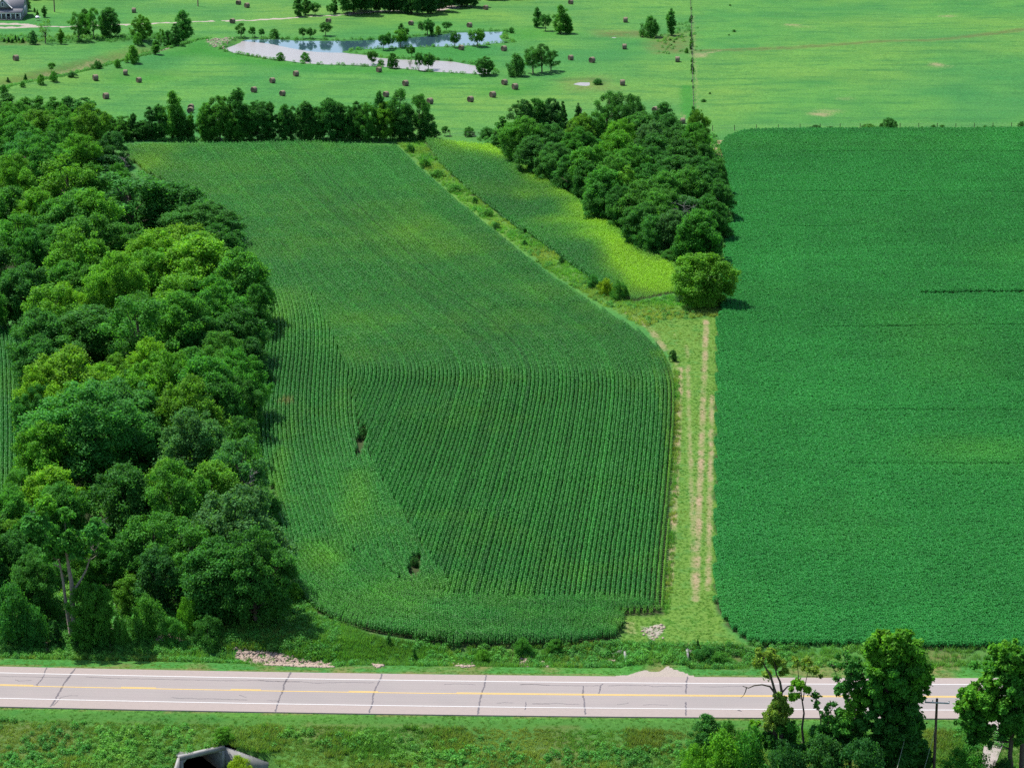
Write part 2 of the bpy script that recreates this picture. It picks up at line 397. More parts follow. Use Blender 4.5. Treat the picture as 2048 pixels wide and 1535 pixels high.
# ------------------------------------------------------------------ GROUND
def axis(core, tail, grow=1.28, lim=6000):
    s = core[1] - core[0]; e = core[-1] - core[-2]; lo = []; v = core[0]; d = s
    while v > -lim: d *= grow; v -= d; lo.append(v)
    hi = []; v = core[-1]; d = e
    while v < lim: d *= grow; v += d; hi.append(v)
    return np.concatenate([lo[::-1], core, hi])
yc = [258.0]
while yc[-1] < 870: yc.append(yc[-1] + np.interp(yc[-1], [258, 330, 600, 870], [.42, .6, .9, 1.25]))
xs = axis(np.concatenate([np.arange(-152, 15, .62), np.arange(15, 34, .24), np.arange(34, 152.01, .62)]), 0); ys = axis(np.array(yc), 0)
GX, GY = np.meshgrid(xs, ys); gx, gy = GX.ravel(), GY.ravel()
gz = height(gx, gy)
nx, ny = len(xs), len(ys)
def build_masks(X, Y):
    u = road_u(X, Y)
    jx = (vnoise(X, Y, .6, 7) - .5) * 1.1; jy = (vnoise(X, Y, .6, 8) - .5) * 2.0
    X0, Y0 = X, Y; X = X + jx; Y = Y + jy
    Z = lambda: np.zeros(X.shape)
    dry, bare, lush, rough, grav, soil, yel, floor = (Z() for _ in range(8))
    def add(a, m, k=1.0): np.maximum(a, m * k, out=a)
    # crops
    add(soil, pmask(X, Y, CORN, .4)); add(soil, pmask(X, Y, BEAN, .4)); add(soil, pmask(X, Y, STRIP, .4)); add(soil, pmask(X, Y, LEFTCORN, .4))
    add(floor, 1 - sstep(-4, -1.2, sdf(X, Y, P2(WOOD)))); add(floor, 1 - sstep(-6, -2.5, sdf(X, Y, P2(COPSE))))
    # verges
    verge = (u > -60) & (u < 15.6)
    add(lush, ((u > 5.8) & (u < 9.6)) * .35); add(lush, ((u < -5.8) & (u > -9)) * .45)
    add(dry, verge * (u > 5) * sstep(.55, .8, vnoise(X, Y, .25, 3)) * .9)
    add(dry, ((u < -8) & (u > -60)) * sstep(.45, .8, vnoise(X, Y, .16, 4)) * .65)
    add(rough, ((u < -7) & (u > -60)) * .4)
    add(rough, ((u > 9.3) & (u < 15.5)) * .5)
    add(yel, ((u < -6) & (u > -60)) * .35)
    add(dry, ((np.abs(u) > 5.8) & (np.abs(u) < 6.25)) * .9)
    for c in [(310,1305,50,5),(560,1322,60,3),(700,1330,60,3),(1900,1305,60,9),(1620,1310,60,6),(1480,1300,40,6)]: add(dry, emask(X, Y, *c), 1.0)
    for c in [(345,1303,16,3),(740,1222+45,60,5)]: add(bare, emask(X, Y, *c), .45)
    # lane
    add(yel, pmask(X, Y, LANE, .6), .9)
    for q, w, a in [([(1361,735),(1358,830),(1352,960),(1345,1080),(1338,1170)], .48, 1.0), ([(1376,730),(1377,800),(1384,1000),(1388,1190)], .4, .75),
                    ([(1412,640),(1410,720),(1406,800),(1402,920),(1396,1060),(1391,1200)], .5, 1.0), ([(1424,790),(1422,900),(1419,1040),(1416,1180)], .42, .9),
                    ([(1255,625),(1300,655),(1330,700)], .7, .75), ([(1330,600),(1345,650),(1353,690)], .3, .4), ([(1372,690),(1376,715)], .4, .6), ([(1352,725),(1356,760)], .5, .7)]:
        add(bare, lmask(X0 + jx * .15, Y0, q, w, .4), a * (.30 + .62 * vnoise(X0, Y0, .5, 9)))
    add(lush, lmask(X0, Y0, [(1438,640),(1434,800),(1432,1000),(1430,1200)], .7, .5), .9)
    add(lush, pmask(X, Y, [(1250,1225),(1330,1215),(1340,1290),(1350,1345),(1250,1340),(1290,1290)], .8), .75)
    add(grav, pmask(X, Y, [(1284,1252),(1310,1245),(1330,1250),(1331,1272),(1318,1279),(1288,1279)], .7), .62)
    add(bare, pmask(X, Y, [(1245,1240),(1270,1240),(1275,1270),(1250,1272)], .8), .5)
    add(grav, pmask(X, Y, [(1240,1349),(1270,1342),(1290,1336),(1318,1337),(1332,1330),(1345,1338),(1365,1345),(1396,1350),(1396,1356),(1240,1356)], .2), 1.0)
    # waterway
    add(yel, pmask(X, Y, WATERWAY, .8), .6)
    # bare patches
    add(bare, pmask(X, Y, [(1418,283),(1428,279),(1446,280),(1442,296),(1447,319),(1438,318),(1427,302),(1416,298)], .4), 1.0)
    for c in [(1640,228,26,5,.65),(1655,222,40,6,.4),(1871,130,18,4,.6),(1880,134,36,4,.35),(1585,48,20,3,.5),(1600,52,40,3,.3),(1895,31,26,3,.45),(1691,198,30,5,.3),(1440,596,12,5,.9),(1436,622,5,14,.9),(1440,494,9,3,.9),(723,896,7,14,1.0),(832,1146,9,10,.6),(575,815,14,6,.5),(1400,110,22,5,.6),(1366,232,5,9,.5)]:
        add(bare, emask(X, Y, *c[:4]), c[4])
    add(bare, emask(X, Y, 1888, 1470, 20, 5), .95)
    # far ground
    add(dry, lmask(X, Y, [(1391,102),(1486,100.5),(1588,97),(1691,90),(1759,83.5),(1861,82),(1963,71.5),(2060,60)], 1.8, 1.8), .7)
    add(rough, lmask(X, Y, [(1391,102),(1486,100.5),(1588,97),(1691,90),(1759,83.5),(1861,82),(1963,71.5),(2060,60)], 1.2, 1.0), .8)
    add(bare, lmask(X, Y, [(1386,30),(1389,100),(1392,160),(1393,235)], .35, .6), .42)
    add(bare, lmask(X, Y, [(1394,114),(1410,107),(1445,103)], .6, .6), .5)
    add(dry, pmask(X, Y, [(1305,75),(1375,60),(1380,105),(1315,108),(1300,96)], 4), .75)
    add(rough, pmask(X, Y, [(1310,70),(1375,40),(1380,105),(1315,108)], 4), .45)
    add(dry, pmask(X, Y, [(1195,60),(1300,62),(1300,73),(1200,72)], 4), .8); add(rough, pmask(X, Y, [(1195,63),(1290,63),(1290,72),(1205,72)], 3), .8)
    add(dry, pmask(X, Y, [(1120,160),(1200,152),(1230,178),(1150,180)], 5), .6); add(rough, lmask(X, Y, [(1120,160),(1150,157),(1190,156),(1205,165)], 1.5, 1), .8)
    add(lush, lmask(X, Y, [(1374,170),(1377,235)], 1.6, .8), .8)
    add(dry, pmask(X, Y, [(0,162),(100,140),(190,116),(250,100),(320,90),(330,105),(260,120),(190,135),(100,155),(0,178)], 3), .55)
    add(rough, pmask(X, Y, [(0,162),(100,140),(190,122),(250,108),(380,75),(390,85),(260,124),(190,139),(100,160),(0,184)], 3), .5)
    add(bare, lmask(X, Y, [(90,148),(150,135),(200,118)], 1.6, 1.4), .4)
    add(rough, pmask(X, Y, [(0,72),(130,72),(300,64),(320,85),(120,88),(0,90)], 4), .7); add(dry, pmask(X, Y, [(0,80),(80,84),(80,90),(0,92)], 3), .7)
    add(dry, pmask(X, Y, [(260,95),(310,88),(312,98),(270,104)], 3), .5)
    add(lush, pmask(X, Y, [(410,85),(520,118),(640,132),(800,140),(960,152),(820,146),(620,140),(480,125),(400,110),(330,118),(380,90)], 6), .9)
    add(lush, pmask(X, Y, [(1010,62),(1060,50),(1150,66),(1060,78),(1020,80)], 6), .6)
    add(lush, pmask(X, Y, [(700,100),(800,96),(960,92),(990,120),(960,128),(880,117),(760,112)], 4), .45)
    add(lush, pmask(X, Y, [(240,158),(300,152),(345,158),(300,165),(240,168)], 7), .8); add(lush, pmask(X, Y, [(960,175),(1060,172),(1040,185),(970,185)], 6), .7)
    for c in [(300,146,70,4),(360,150,80,4),(660,172,60,4),(745,165,60,3),(230,158,30,2),(620,180,50,2)]: add(rough, emask(X, Y, *c), .45)
    d = sdf(X, Y, P2(POND)); add(rough, (1 - sstep(.3, 1.8, np.abs(d))), .8)
    add(grav, pmask(X, Y, [(410,88),(440,80),(470,76),(462,85),(446,97),(425,95)], 1), .45)
    add(grav, lmask(X, Y, [(310,110),(345,98),(375,85),(388,79)], .7, .6), .6)
    # drives
    add(grav, lmask(X, Y, [(60,50),(135,49.5),(237,46),(350,41),(512,37),(585,32.5),(675,28),(762,19.5),(810,17.5),(850,15)], .9, .35), .9)
    add(grav, lmask(X, Y, [(880,15),(905,11)], 2.5, .5), .9)
    isl = pmask(X, Y, [(-30,46),(40,47),(50,49),(30,50.5),(-30,51)], .5)
    add(grav, pmask(X, Y, [(-40,42.5),(40,43.5),(68,45.5),(73,48.5),(66,52),(40,53),(-40,54.5)], .6) * (1 - isl), 1.0)
    st = np.stack
    # no grass colours under crops or woods
    return st([dry, bare, lush, rough], -1), st([grav, soil, yel, floor], -1)
core = (np.abs(gx) < 153) & (gy > 250) & (gy < 880)
MA = np.zeros((len(gx), 4), np.float32); MBk = np.zeros((len(gx), 4), np.float32)
a_, b_ = build_masks(gx[core], gy[core]); MA[core] = a_; MBk[core] = b_
# split the one ground sheet into the places it is made of
ii = np.arange((ny - 1) * (nx - 1)); r_, c_ = ii // (nx - 1), ii % (nx - 1)
quads = np.stack([r_ * nx + c_, r_ * nx + c_ + 1, (r_ + 1) * nx + c_ + 1, (r_ + 1) * nx + c_], 1)
fx, fy = gx[quads].mean(1), gy[quads].mean(1); fu = road_u(fx, fy)
reg = np.zeros(len(quads), int)
reg[fy < 640] = 1
reg[(fu < 16.0) & (np.abs(fx) < 153)] = 2
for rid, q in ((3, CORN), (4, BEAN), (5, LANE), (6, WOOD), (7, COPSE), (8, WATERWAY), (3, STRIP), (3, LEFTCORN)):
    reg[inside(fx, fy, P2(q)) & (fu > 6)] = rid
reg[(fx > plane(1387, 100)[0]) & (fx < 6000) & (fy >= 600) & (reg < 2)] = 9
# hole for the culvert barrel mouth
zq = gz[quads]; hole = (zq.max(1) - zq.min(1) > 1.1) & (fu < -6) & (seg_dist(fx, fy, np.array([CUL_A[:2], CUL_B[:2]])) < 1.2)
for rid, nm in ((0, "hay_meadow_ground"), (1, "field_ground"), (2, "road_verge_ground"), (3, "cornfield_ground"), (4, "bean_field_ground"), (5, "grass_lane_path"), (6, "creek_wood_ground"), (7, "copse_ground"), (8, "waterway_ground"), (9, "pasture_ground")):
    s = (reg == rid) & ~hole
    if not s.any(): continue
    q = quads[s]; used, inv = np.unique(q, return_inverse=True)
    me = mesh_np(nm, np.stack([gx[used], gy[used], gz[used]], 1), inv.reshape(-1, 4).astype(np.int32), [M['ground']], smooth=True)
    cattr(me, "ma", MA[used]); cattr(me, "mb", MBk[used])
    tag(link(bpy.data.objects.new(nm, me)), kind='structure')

# ------------------------------------------------------------------ WATER
def sheet(name, px, z, mat, parent=None, kind='structure'):
    q = P2(px); mb = MB(); mb.poly([(a, b, z) for a, b in q[::-1]] if np.cross(q[1] - q[0], q[2] - q[1]) < 0 else [(a, b, z) for a, b in q])
    o = mb.obj(name, mat, parent); 
    if kind: tag(o, kind=kind)
    return o
import mathutils.geometry as mg
def flat_area(name, q, z, mat, parent=None, kind='structure'):
    tri = mg.tessellate_polygon([[Vector((a, b, 0)) for a, b in q]])
    f = []
    for t in tri:
        a, b, c = (q[i] for i in t)
        f.append(list(t) if (b[0]-a[0])*(c[1]-a[1]) - (b[1]-a[1])*(c[0]-a[0]) > 0 else list(t)[::-1])
    me = mesh_np(name, [(a, b, z) for a, b in q], f, [mat])
    o = link(bpy.data.objects.new(name, me), parent)
    if kind: tag(o, kind=kind)
    return o
def smooth_poly(px, n=3):
    q = P2(px)
    for _ in range(n):
        nxt = np.roll(q, -1, 0); q = np.stack([q * .75 + nxt * .25, q * .25 + nxt * .75], 1).reshape(-1, 2)
    return q
pq = smooth_poly(POND, 2)
cen = pq.mean(0)
pond = flat_area("pond_water", pq, -.22, M['water'])
fq = smooth_poly(PALE_AREA, 2)
flat_area("pond_pale_water", fq, -.214, M['pale_water'])  # pale area laid just above the clear water
flat_area("pool_water", smooth_poly(POOL, 2), -.2, M['pale_water'])
flat_area("puddle_water", smooth_poly(SLIVER, 2), -.2, M['pale_water'])

# ------------------------------------------------------------------ ROAD
ROAD_X0, ROAD_X1 = -140.0, 150.0
def ribbon(mb, u0, u1, z, x0=ROAD_X0, x1=ROAD_X1, step=2.0, z1=None):
    n = max(1, int((x1 - x0) / step)); X = np.linspace(x0, x1, n + 1); b = len(mb.v)
    for x in X: mb.v.append(road_pt(x, u0, z)); mb.v.append(road_pt(x, u1, z if z1 is None else z1))
    for i in range(n): mb.f.append([b + 2*i, b + 2*i + 2, b + 2*i + 3, b + 2*i + 1])
UW_F = np.mean([road_u(*plane(a, b)[:2]) for a, b in [(0,1333.5),(600,1343.8),(1000,1349),(1448,1352.6),(1931,1354)]])
UW_N = np.mean([road_u(*plane(a, b)[:2]) for a, b in [(0,1412.8),(600,1422.5),(1000,1429.8),(1448,1433),(1902,1436.5)]])
UE_F = np.mean([road_u(*plane(a, b)[:2]) for a, b in [(0,1345.7),(600,1356.6),(1000,1362),(1510,1365),(1931,1367.6)]])
UE_N = np.mean([road_u(*plane(a, b)[:2]) for a, b in [(0,1396),(600,1407),(1000,1413),(1510,1417),(1890,1419)]])
mb = MB(); ribbon(mb, UW_N, UW_F, 0.0); ribbon(mb, UW_F, UW_F + .05, 0.0, z1=-.2); ribbon(mb, UW_N - .05, UW_N, -.2, z1=0.0)
road = tag(mb.obj("road", M['road']), kind='structure')
lv, lf, lw = [], [], []; LX = np.linspace(ROAD_X0, ROAD_X1, 146); LU = np.linspace(UE_N - .05, UE_F + .05, 33)
for x in LX:
    for u in LU:
        lv.append(road_pt(x, u, .004)); c0 = (UE_F if u > 0 else UE_N) * .5
        lw.append(sum(math.exp(-((u - c0 - q) / .28) ** 2) for q in (-.85, .85)) * .45 + .3 * math.exp(-((u - c0) / .3) ** 2))
for i in range(len(LX) - 1):
    for k in range(len(LU) - 1): a = i * len(LU) + k; lf.append([a, a + len(LU), a + len(LU) + 1, a + 1])
lme = mesh_np("road_lane_surface", lv, lf, [M['lane']]); fattr(lme, "wear", lw)
tag(link(bpy.data.objects.new("road_lane_surface", lme), road), kind='structure')
for nm, u in (("edge_line", UE_F), ("edge_line", UE_N)):
    mb = MB(); ribbon(mb, u - .09, u + .09, .012); tag(mb.obj(nm, M['white_paint'], road), kind='structure')
mb = MB(); ribbon(mb, -.20, -.04, .012); tag(mb.obj("centre_line", M['yellow_paint'], road), kind='structure')
x_s = plane(913, 1385)[0]
mb = MB(); ribbon(mb, .06, .22, .012, x0=x_s); tag(mb.obj("centre_line", M['yellow_paint'], road), kind='structure')
for a, b in ((-5, 63), (240, 311), (461, 522), (698, 757), (-222, -160), (-450, -385)):
    mb = MB(); ribbon(mb, .06, .22, .012, x0=plane(a, 1378)[0], x1=plane(b, 1378)[0], step=1.0)
    tag(mb.obj("centre_dash", M['yellow_paint'], road), kind='structure')
def Z5(p): return [(a / 3.413, 1150 + b / 3.413) for a, b in p]
def Z6(p): return [(500 + a / 3.413, 1150 + b / 3.413) for a, b in p]
def Z7(p): return [(1000 + a / 3.724, 1150 + b / 3.724) for a, b in p]
cr = [(Z5([(320,625),(300,680),(285,710),(250,745),(258,758)]), .075), (Z5([(515,632),(440,735),(410,790),(375,850),(345,895)]), .11), (Z5([(1985,660),(1965,700),(1938,745),(1937,772),(1920,810),(1900,860),(1880,930)]), .11),
      (Z6([(903,670),(885,715),(850,785),(838,830),(838,860),(812,938)]), .1), (Z6([(1612,677),(1603,730),(1600,760),(1578,805),(1568,870),(1555,950)]), .1),
      (Z7([(620,822),(616,885),(628,930),(630,970),(635,1035)]), .1), (Z7([(768,805),(748,820),(744,850),(738,880)]), .08), (Z7([(1397,752),(1388,800),(1385,880)]), .11), (Z7([(1383,940),(1384,1000),(1383,1045)]), .09), (Z7([(193,940),(192,970),(188,1000)]), .06),
      (Z5([(580,692),(760,701),(900,705),(1060,707),(1200,710),(1380,713),(1550,718),(1760,716),(1900,722),(2048,727)]), .06), (Z5([(0,688),(200,692),(480,697)]), .05), (Z5([(1170,833),(1230,838),(1300,836),(1360,843),(1420,841),(1560,846),(1690,850)]), .06), (Z5([(360,890),(420,830),(470,820),(535,820)]), .05), (Z5([(1630,815),(1680,832)]), .05), (Z5([(1815,852),(1905,858)]), .05), (Z5([(105,712),(130,720),(215,715)]), .05),
      (Z6([(50,712),(110,722),(250,725),(340,722),(450,735),(640,728),(850,732)]), .055), (Z6([(1320,744),(1400,738),(1540,745)]), .05), (Z6([(1680,871),(1740,866),(1800,870)]), .05), (Z6([(1840,745),(1930,742),(2048,750)]), .05), (Z6([(1925,875),(2048,876)]), .05),
      (Z7([(150,812),(240,810),(380,818),(620,822),(740,820)]), .055), (Z7([(800,822),(900,817),(1050,820),(1100,818),(1145,828),(1250,822),(1360,828)]), .06), (Z7([(240,955),(330,956),(430,950),(500,958),(590,957)]), .05), (Z7([(870,962),(920,956),(960,948)]), .05), (Z7([(1060,965),(1120,960),(1250,966)]), .04), (Z7([(1490,828),(1640,830),(1700,826),(1800,825)]), .05), (Z7([(1770,1003),(1800,1008)]), .1)]
for q, w in cr:
    g = [plane(a, b) for a, b in q]; pts = []
    for i in range(len(g) - 1):
        for t in np.arange(0, 1, .12):
            p = g[i] * (1 - t) + g[i + 1] * t; pts.append(p + np.array([random.uniform(-.05, .05), random.uniform(-.06, .06), 0]))
    pts.append(g[-1]); v = []; f = []
    for i, p in enumerate(pts):
        d = pts[min(i + 1, len(pts) - 1)] - pts[max(i - 1, 0)]; n = np.array([-d[1], d[0]]) / (np.hypot(d[0], d[1]) + 1e-9)
        ww = w * random.uniform(.55, 1.15); 
        if i in (0, len(pts) - 1): ww *= .35
        v += [(p[0] + n[0] * ww, p[1] + n[1] * ww, .008), (p[0] - n[0] * ww, p[1] - n[1] * ww, .008)]
    for i in range(len(pts) - 1): f.append([2*i, 2*i + 1, 2*i + 3, 2*i + 2])
    tag(link(bpy.data.objects.new("crack", mesh_np("crack", v, f, [M['tar']])), road), kind='structure')
# side drive at the bottom corner
dq = [plane(a, b)[:2] for a, b in [(1975,1437),(2060,1438),(2035,1458),(2012,1485),(1992,1535),(1975,1575),(1945,1575),(1960,1535),(1966,1500),(1972,1470)]]
mbd = MB(); L = [(1978,1438),(1975,1455),(1970,1480),(1965,1510),(1960,1535),(1952,1580)]; R = [(2040,1438),(2022,1460),(2008,1485),(1998,1510),(1989,1535),(1975,1580)]
for i in range(len(L)):
    for q in (L[i], R[i]):
        p = at(*q); mbd.v.append((p[0], p[1], p[2] + .09))
for i in range(len(L) - 1): mbd.f.append([2*i + 2, 2*i + 3, 2*i + 1, 2*i])
tag(mbd.obj("drive_path", M['path']), kind='structure')

# ------------------------------------------------------------------ TREES: leaf clump crowns and limbed trunks
def leaf_quads(cen, nrm, size, r, aspect=.62):
    """rhombus leaves at cen facing nrm (N,3)"""
    n = len(cen); t = r.normal(size=(n, 3)); t -= (t * nrm).sum(1, keepdims=True) * nrm
    t /= np.linalg.norm(t, axis=1, keepdims=True) + 1e-9; b = np.cross(nrm, t)
    s = (size * r.uniform(.65, 1.3, n))[:, None]
    v = np.stack([cen - t * s, cen + b * s * aspect - nrm * s * .18, cen + t * s, cen - b * s * aspect - nrm * s * .18], 1)
    return v.reshape(-1, 3)
def crown_geo(blobs, leaf, r, up=.35, out=.55, flat=.8, droop=0.0):
    """blobs: (centre, radius, count, tone)"""
    V = []; S = []
    for c, rad, cnt, tone in blobs:
        d = r.normal(size=(cnt, 3)); d[:, 2] += .28; d /= np.linalg.norm(d, axis=1, keepdims=True)
        rr = rad * (r.uniform(0, 1, cnt) ** .33) * r.uniform(.8, 1.12, cnt) * np.where(r.uniform(0, 1, cnt) < .22, r.uniform(1.0, 1.5, cnt), 1)
        lump = 1 + .18 * np.sin(d[:, 0] * 5 + c[0]) * np.cos(d[:, 1] * 5 + c[1])
        p = np.array(c) + d * (rr * lump)[:, None] * np.array([1, 1, flat])
        if droop: p[:, 2] -= droop * r.uniform(0, 1, cnt) ** 2 * rad
        n = d * out + r.normal(size=(cnt, 3)) * .55 + np.array([0, 0, up]); n /= np.linalg.norm(n, axis=1, keepdims=True)
        V.append(leaf_quads(p, n, leaf, r)); S.append(np.repeat(tone * r.uniform(.72, 1.28, cnt), 4))
    V = np.concatenate(V); S = np.concatenate(S)
    return V, S
def leaf_mesh(name, V, S, mat):
    me = mesh_np(name, V, np.arange(len(V), dtype=np.int32).reshape(-1, 4), [mat])
    r = np.random.default_rng(len(V)); hv = np.repeat(r.normal(0, .07, len(V) // 4), 4)
    cattr(me, "shade", np.stack([S * (1 + hv), S, S * (1 - hv), np.ones(len(S))], 1)); return me
def envelope(kind, t):     # crown radius (0..1) at relative crown height t (0..1)
    if kind == 'round': return math.sqrt(max(0, 1 - (2 * t - .86) ** 2 / 1.32)) 
    if kind == 'tall': return (math.sin(math.pi * min(1, t * .9 + .12)) ** .6)
    if kind == 'bush': return math.sqrt(max(0, 1 - t * t * .96)) * (.82 + .18 * min(1, t * 5))
    if kind == 'cedar': return (1 - t) ** .85 * .97 + .03
    if kind == 'column': return min(1, .55 + t) * (1 - max(0, t - .7) / .3 * .75)
    return math.sin(math.pi * min(1, t * .85 + .1)) ** .5
PROTO = {}
def make_proto(key, kind, seed, H=12.0, R=4.6, c0=.22, nb=85, per=150, leaf=.26, br=.24, inner=.25, bark='bark', up=.35, droop=0.0, limbs=9, flat=.8):
    r = np.random.default_rng(seed); blobs = []
    ch = H * (1 - c0)
    lob = [(r.uniform(0, 6.28), r.uniform(.5, 1.5), r.uniform(0, 6.28)) for _ in range(3)]
    tries = 0
    while len(blobs) < nb and tries < nb * 30:
        tries += 1
        t = r.uniform(.02, .98); an = r.uniform(0, 2 * math.pi); e = envelope(kind, t)
        if r.uniform() > .25 + .75 * e: continue
        wob = 1 + sum(.15 * math.sin((i + 2) * an + a + 4 * t * b) for i, (a, b, _) in enumerate(lob))
        q = (r.uniform(.3, .8) if r.uniform() < inner else r.uniform(.78, 1.0))
        rad = br * R * r.uniform(.65, 1.3) * (.55 + .45 * e)
        rho = max(0, e * R * wob * q - rad * .55)
        z = H * c0 + t * ch - rad * .4 * t
        c = (rho * math.cos(an), rho * math.sin(an), z)
        if kind not in ('cedar',) and any((c[0]-b[0][0])**2 + (c[1]-b[0][1])**2 + (c[2]-b[0][2])**2 < (.55 * rad)**2 for b in blobs): continue
        blobs.append((c, rad, max(12, int(per * (rad / (br * R)) ** 2)), r.uniform(.8, 1.22)))
    V, S = crown_geo(blobs, leaf, r, up=up, droop=droop, flat=flat)
    zc = np.clip(V[:, 2] / H, 0, 1)
    cm = leaf_mesh(key + "_crown", V, S, M['leaf'])
    tb = MB(); tr = .021 * H
    top = H * (.8 if kind != 'cedar' else .95); lean = r.uniform(-.03, .03, 2) * H
    tp = [(0, 0, -.3), (lean[0] * .2, lean[1] * .2, H * c0 * .6), (lean[0] * .5, lean[1] * .5, H * .45), (lean[0], lean[1], top)]
    tb.tube(tp, [tr * 1.35, tr, tr * .7, tr * .12], 7)
    idx = r.permutation(len(blobs))[:limbs]
    for i in idx:
        c = np.array(blobs[i][0]); z0 = max(H * .15, min(c[2] * r.uniform(.4, .7), H * .6)); f = z0 / top
        a = np.array([lean[0] * f, lean[1] * f, z0]); mid = a * .45 + c * .55 + np.array([0, 0, -.06 * H * r.uniform(0, 1)])
        tb.tube([a, mid, c], [tr * .42, tr * .26, tr * .06], 5)
    tm = tb.mesh(key + "_trunk", M[bark], True)
    PROTO[key] = (cm, tm, H, R)
    return PROTO[key]
for i in range(5): make_proto(f"round{i}", 'round', 11 + i, nb=120 + 6 * i, per=(250, 300, 330, 280, 340)[i], R=4.8, c0=.07, leaf=(.18, .155, .135, .165, .13)[i], br=(.24, .215, .19, .225, .2)[i])
for i in range(3): make_proto(f"tall{i}", 'tall', 31 + i, nb=85, per=240, R=3.1, c0=.03, leaf=.155, br=.3)
for i in range(4): make_proto(f"bush{i}", 'bush', 51 + i, H=4, R=2.6, c0=.03, nb=60, per=190, leaf=.095, br=.26, limbs=5)
for i in range(2): make_proto(f"edge{i}", 'bush', 61 + i, H=9, R=3.9, c0=.03, nb=100, per=250, leaf=.14, br=.23, limbs=6)
for i in range(2): make_proto(f"cedar{i}", 'cedar', 71 + i, H=7, R=2.0, c0=.03, nb=85, per=90, leaf=.16, br=.28, limbs=2, up=.1)
for i in range(3): make_proto(f"open{i}", 'open', 81 + i, nb=38, per=260, R=4.2, c0=.25, leaf=.16, br=.26, inner=.15, limbs=18)
for i in range(2): make_proto(f"small{i}", 'round', 91 + i, H=6, R=2.5, c0=.3, nb=40, per=110, leaf=.17, br=.3, limbs=8)
make_proto("column0", 'column', 95, H=9, R=1.6, c0=.04, nb=60, per=90, leaf=.19, br=.5, limbs=4)
make_proto("sparse0", 'open', 97, H=9, R=4.0, c0=.42, nb=26, per=34, leaf=.18, br=.2, limbs=24)
make_proto("willow0", 'bush', 98, H=9, R=4.2, c0=.08, nb=75, per=150, leaf=.2, br=.25, limbs=8, droop=1.2, flat=1.1)
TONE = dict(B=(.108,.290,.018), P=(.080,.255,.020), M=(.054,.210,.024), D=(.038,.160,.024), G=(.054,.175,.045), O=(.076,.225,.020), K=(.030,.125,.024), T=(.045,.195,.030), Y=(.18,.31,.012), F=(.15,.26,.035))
TONE_W = dict(B="bright green", P="fresh green", M="mid green", D="dark green", G="grey green", O="olive green", K="blackish green", T="bluish green", Y="yellow green", F="pale yellow green")
def place_tree(key, base, Ht, wid, tone, label, group=None, cat="tree", name=None, rz=None, var=.1):
    cm, tm, H, R = PROTO[key]
    nm = name or {'round': 'broadleaf_tree', 'tall': 'tall_tree', 'bush': 'bush', 'edge': 'wood_edge_tree', 'cedar': 'cedar_tree', 'open': 'open_crowned_tree', 'small': 'young_tree', 'column': 'columnar_tree', 'sparse': 'thin_leaved_tree', 'willow': 'willow_tree'}[key.rstrip('0123456789')]
    o = empty(nm, tuple(base), random.uniform(0, 6.28) if rz is None else rz)
    sx = wid / (2 * R); sz = Ht / H
    o.scale = (sx * random.uniform(.94, 1.06), sx * random.uniform(.94, 1.06), sz)
    c = bpy.data.objects.new("crown", cm); link(c, o)
    t = bpy.data.objects.new("trunk", tm); link(t, o)
    k = random.uniform(1 - var, 1 + var); col = TONE[tone]
    c.color = (col[0] * k * random.uniform(.9, 1.12), col[1] * k, col[2] * k * random.uniform(.9, 1.1), 1)
    tag(o, label, cat, group); return o
def scale_at(p): return FPX / (p[1] * CP - (p[2] - CAM_H) * SP)
ORD = "first second third fourth fifth sixth seventh eighth ninth tenth eleventh twelfth thirteenth fourteenth fifteenth sixteenth seventeenth eighteenth nineteenth twentieth".split()

# --- the big wood along the creek: crown centre px, py, crown width px, tone
W1 = """15 224 40 D|51 209 30 M|78 209 32 M|107 224 40 M|137 224 36 D|171 234 45 D|29 251 60 M|73 261 65 O|122 251 50 M|151 256 42 P|180 268 60 O|122 283 48 M|29 287 70 M|103 312 48 D|54 317 60 T|156 326 72 P|227 307 46 K|210 351 80 K|78 339 80 M|27 375 64 O|137 385 86 P|183 380 52 M|239 361 42 M|264 414 128 T|342 424 96 D|410 449 94 D|10 400 46 M|22 436 64 D|73 429 64 P|137 449 84 M|185 449 74 P|37 485 74 M|98 505 78 D|63 522 54 D|176 510 92 M|244 505 92 M|361 505 100 B|439 512 82 D|317 541 100 B|403 541 92 P|159 541 84 P|45 598 80 D|132 567 64 M|129 600 58 B|188 573 64 M|234 591 78 P|308 564 92 P|396 564 108 B|481 579 84 M|512 623 52 D|100 638 92 P|281 626 66 M|358 626 92 P|425 632 92 M|475 676 80 D|182 688 118 D|82 688 92 D|278 688 96 M|366 664 82 M|404 690 72 D|78 735 80 D|299 726 64 B|240 720 54 O|440 705 74 M|387 732 64 M|469 758 80 M|505 723 52 K|132 781 108 B|205 770 72 B|82 793 82 B|264 778 60 D|328 787 92 P|416 796 92 M|480 817 62 D|164 828 92 P|249 831 110 T|375 831 92 O|440 837 74 D|73 831 66 D|72 855 60 M|176 881 140 T|264 890 110 D|85 905 80 P|422 878 54 B|480 878 62 D|390 910 92 G|478 919 72 M|35 960 60 M|23 997 64 M|100 976 78 B|123 1014 74 M|23 1050 64 O|64 1052 74 M|182 1067 64 M|337 947 64 O|308 982 74 P|352 1014 92 M|425 979 92 O|483 955 78 G|528 985 50 D|308 1070 84 M|387 1084 84 M|475 1085 128 G|532 1050 52 D|434 1158 112 D|510 1165 104 D|258 1100 74 D|249 1026 92 D|316 1158 74 K|29 1128 74 D|73 1160 74 D|182 1165 60 M|-40 260 70 M|-40 340 80 D|-40 430 80 M|-40 520 80 D|-40 590 60 M|-40 1050 80 M|-40 1140 80 D"""
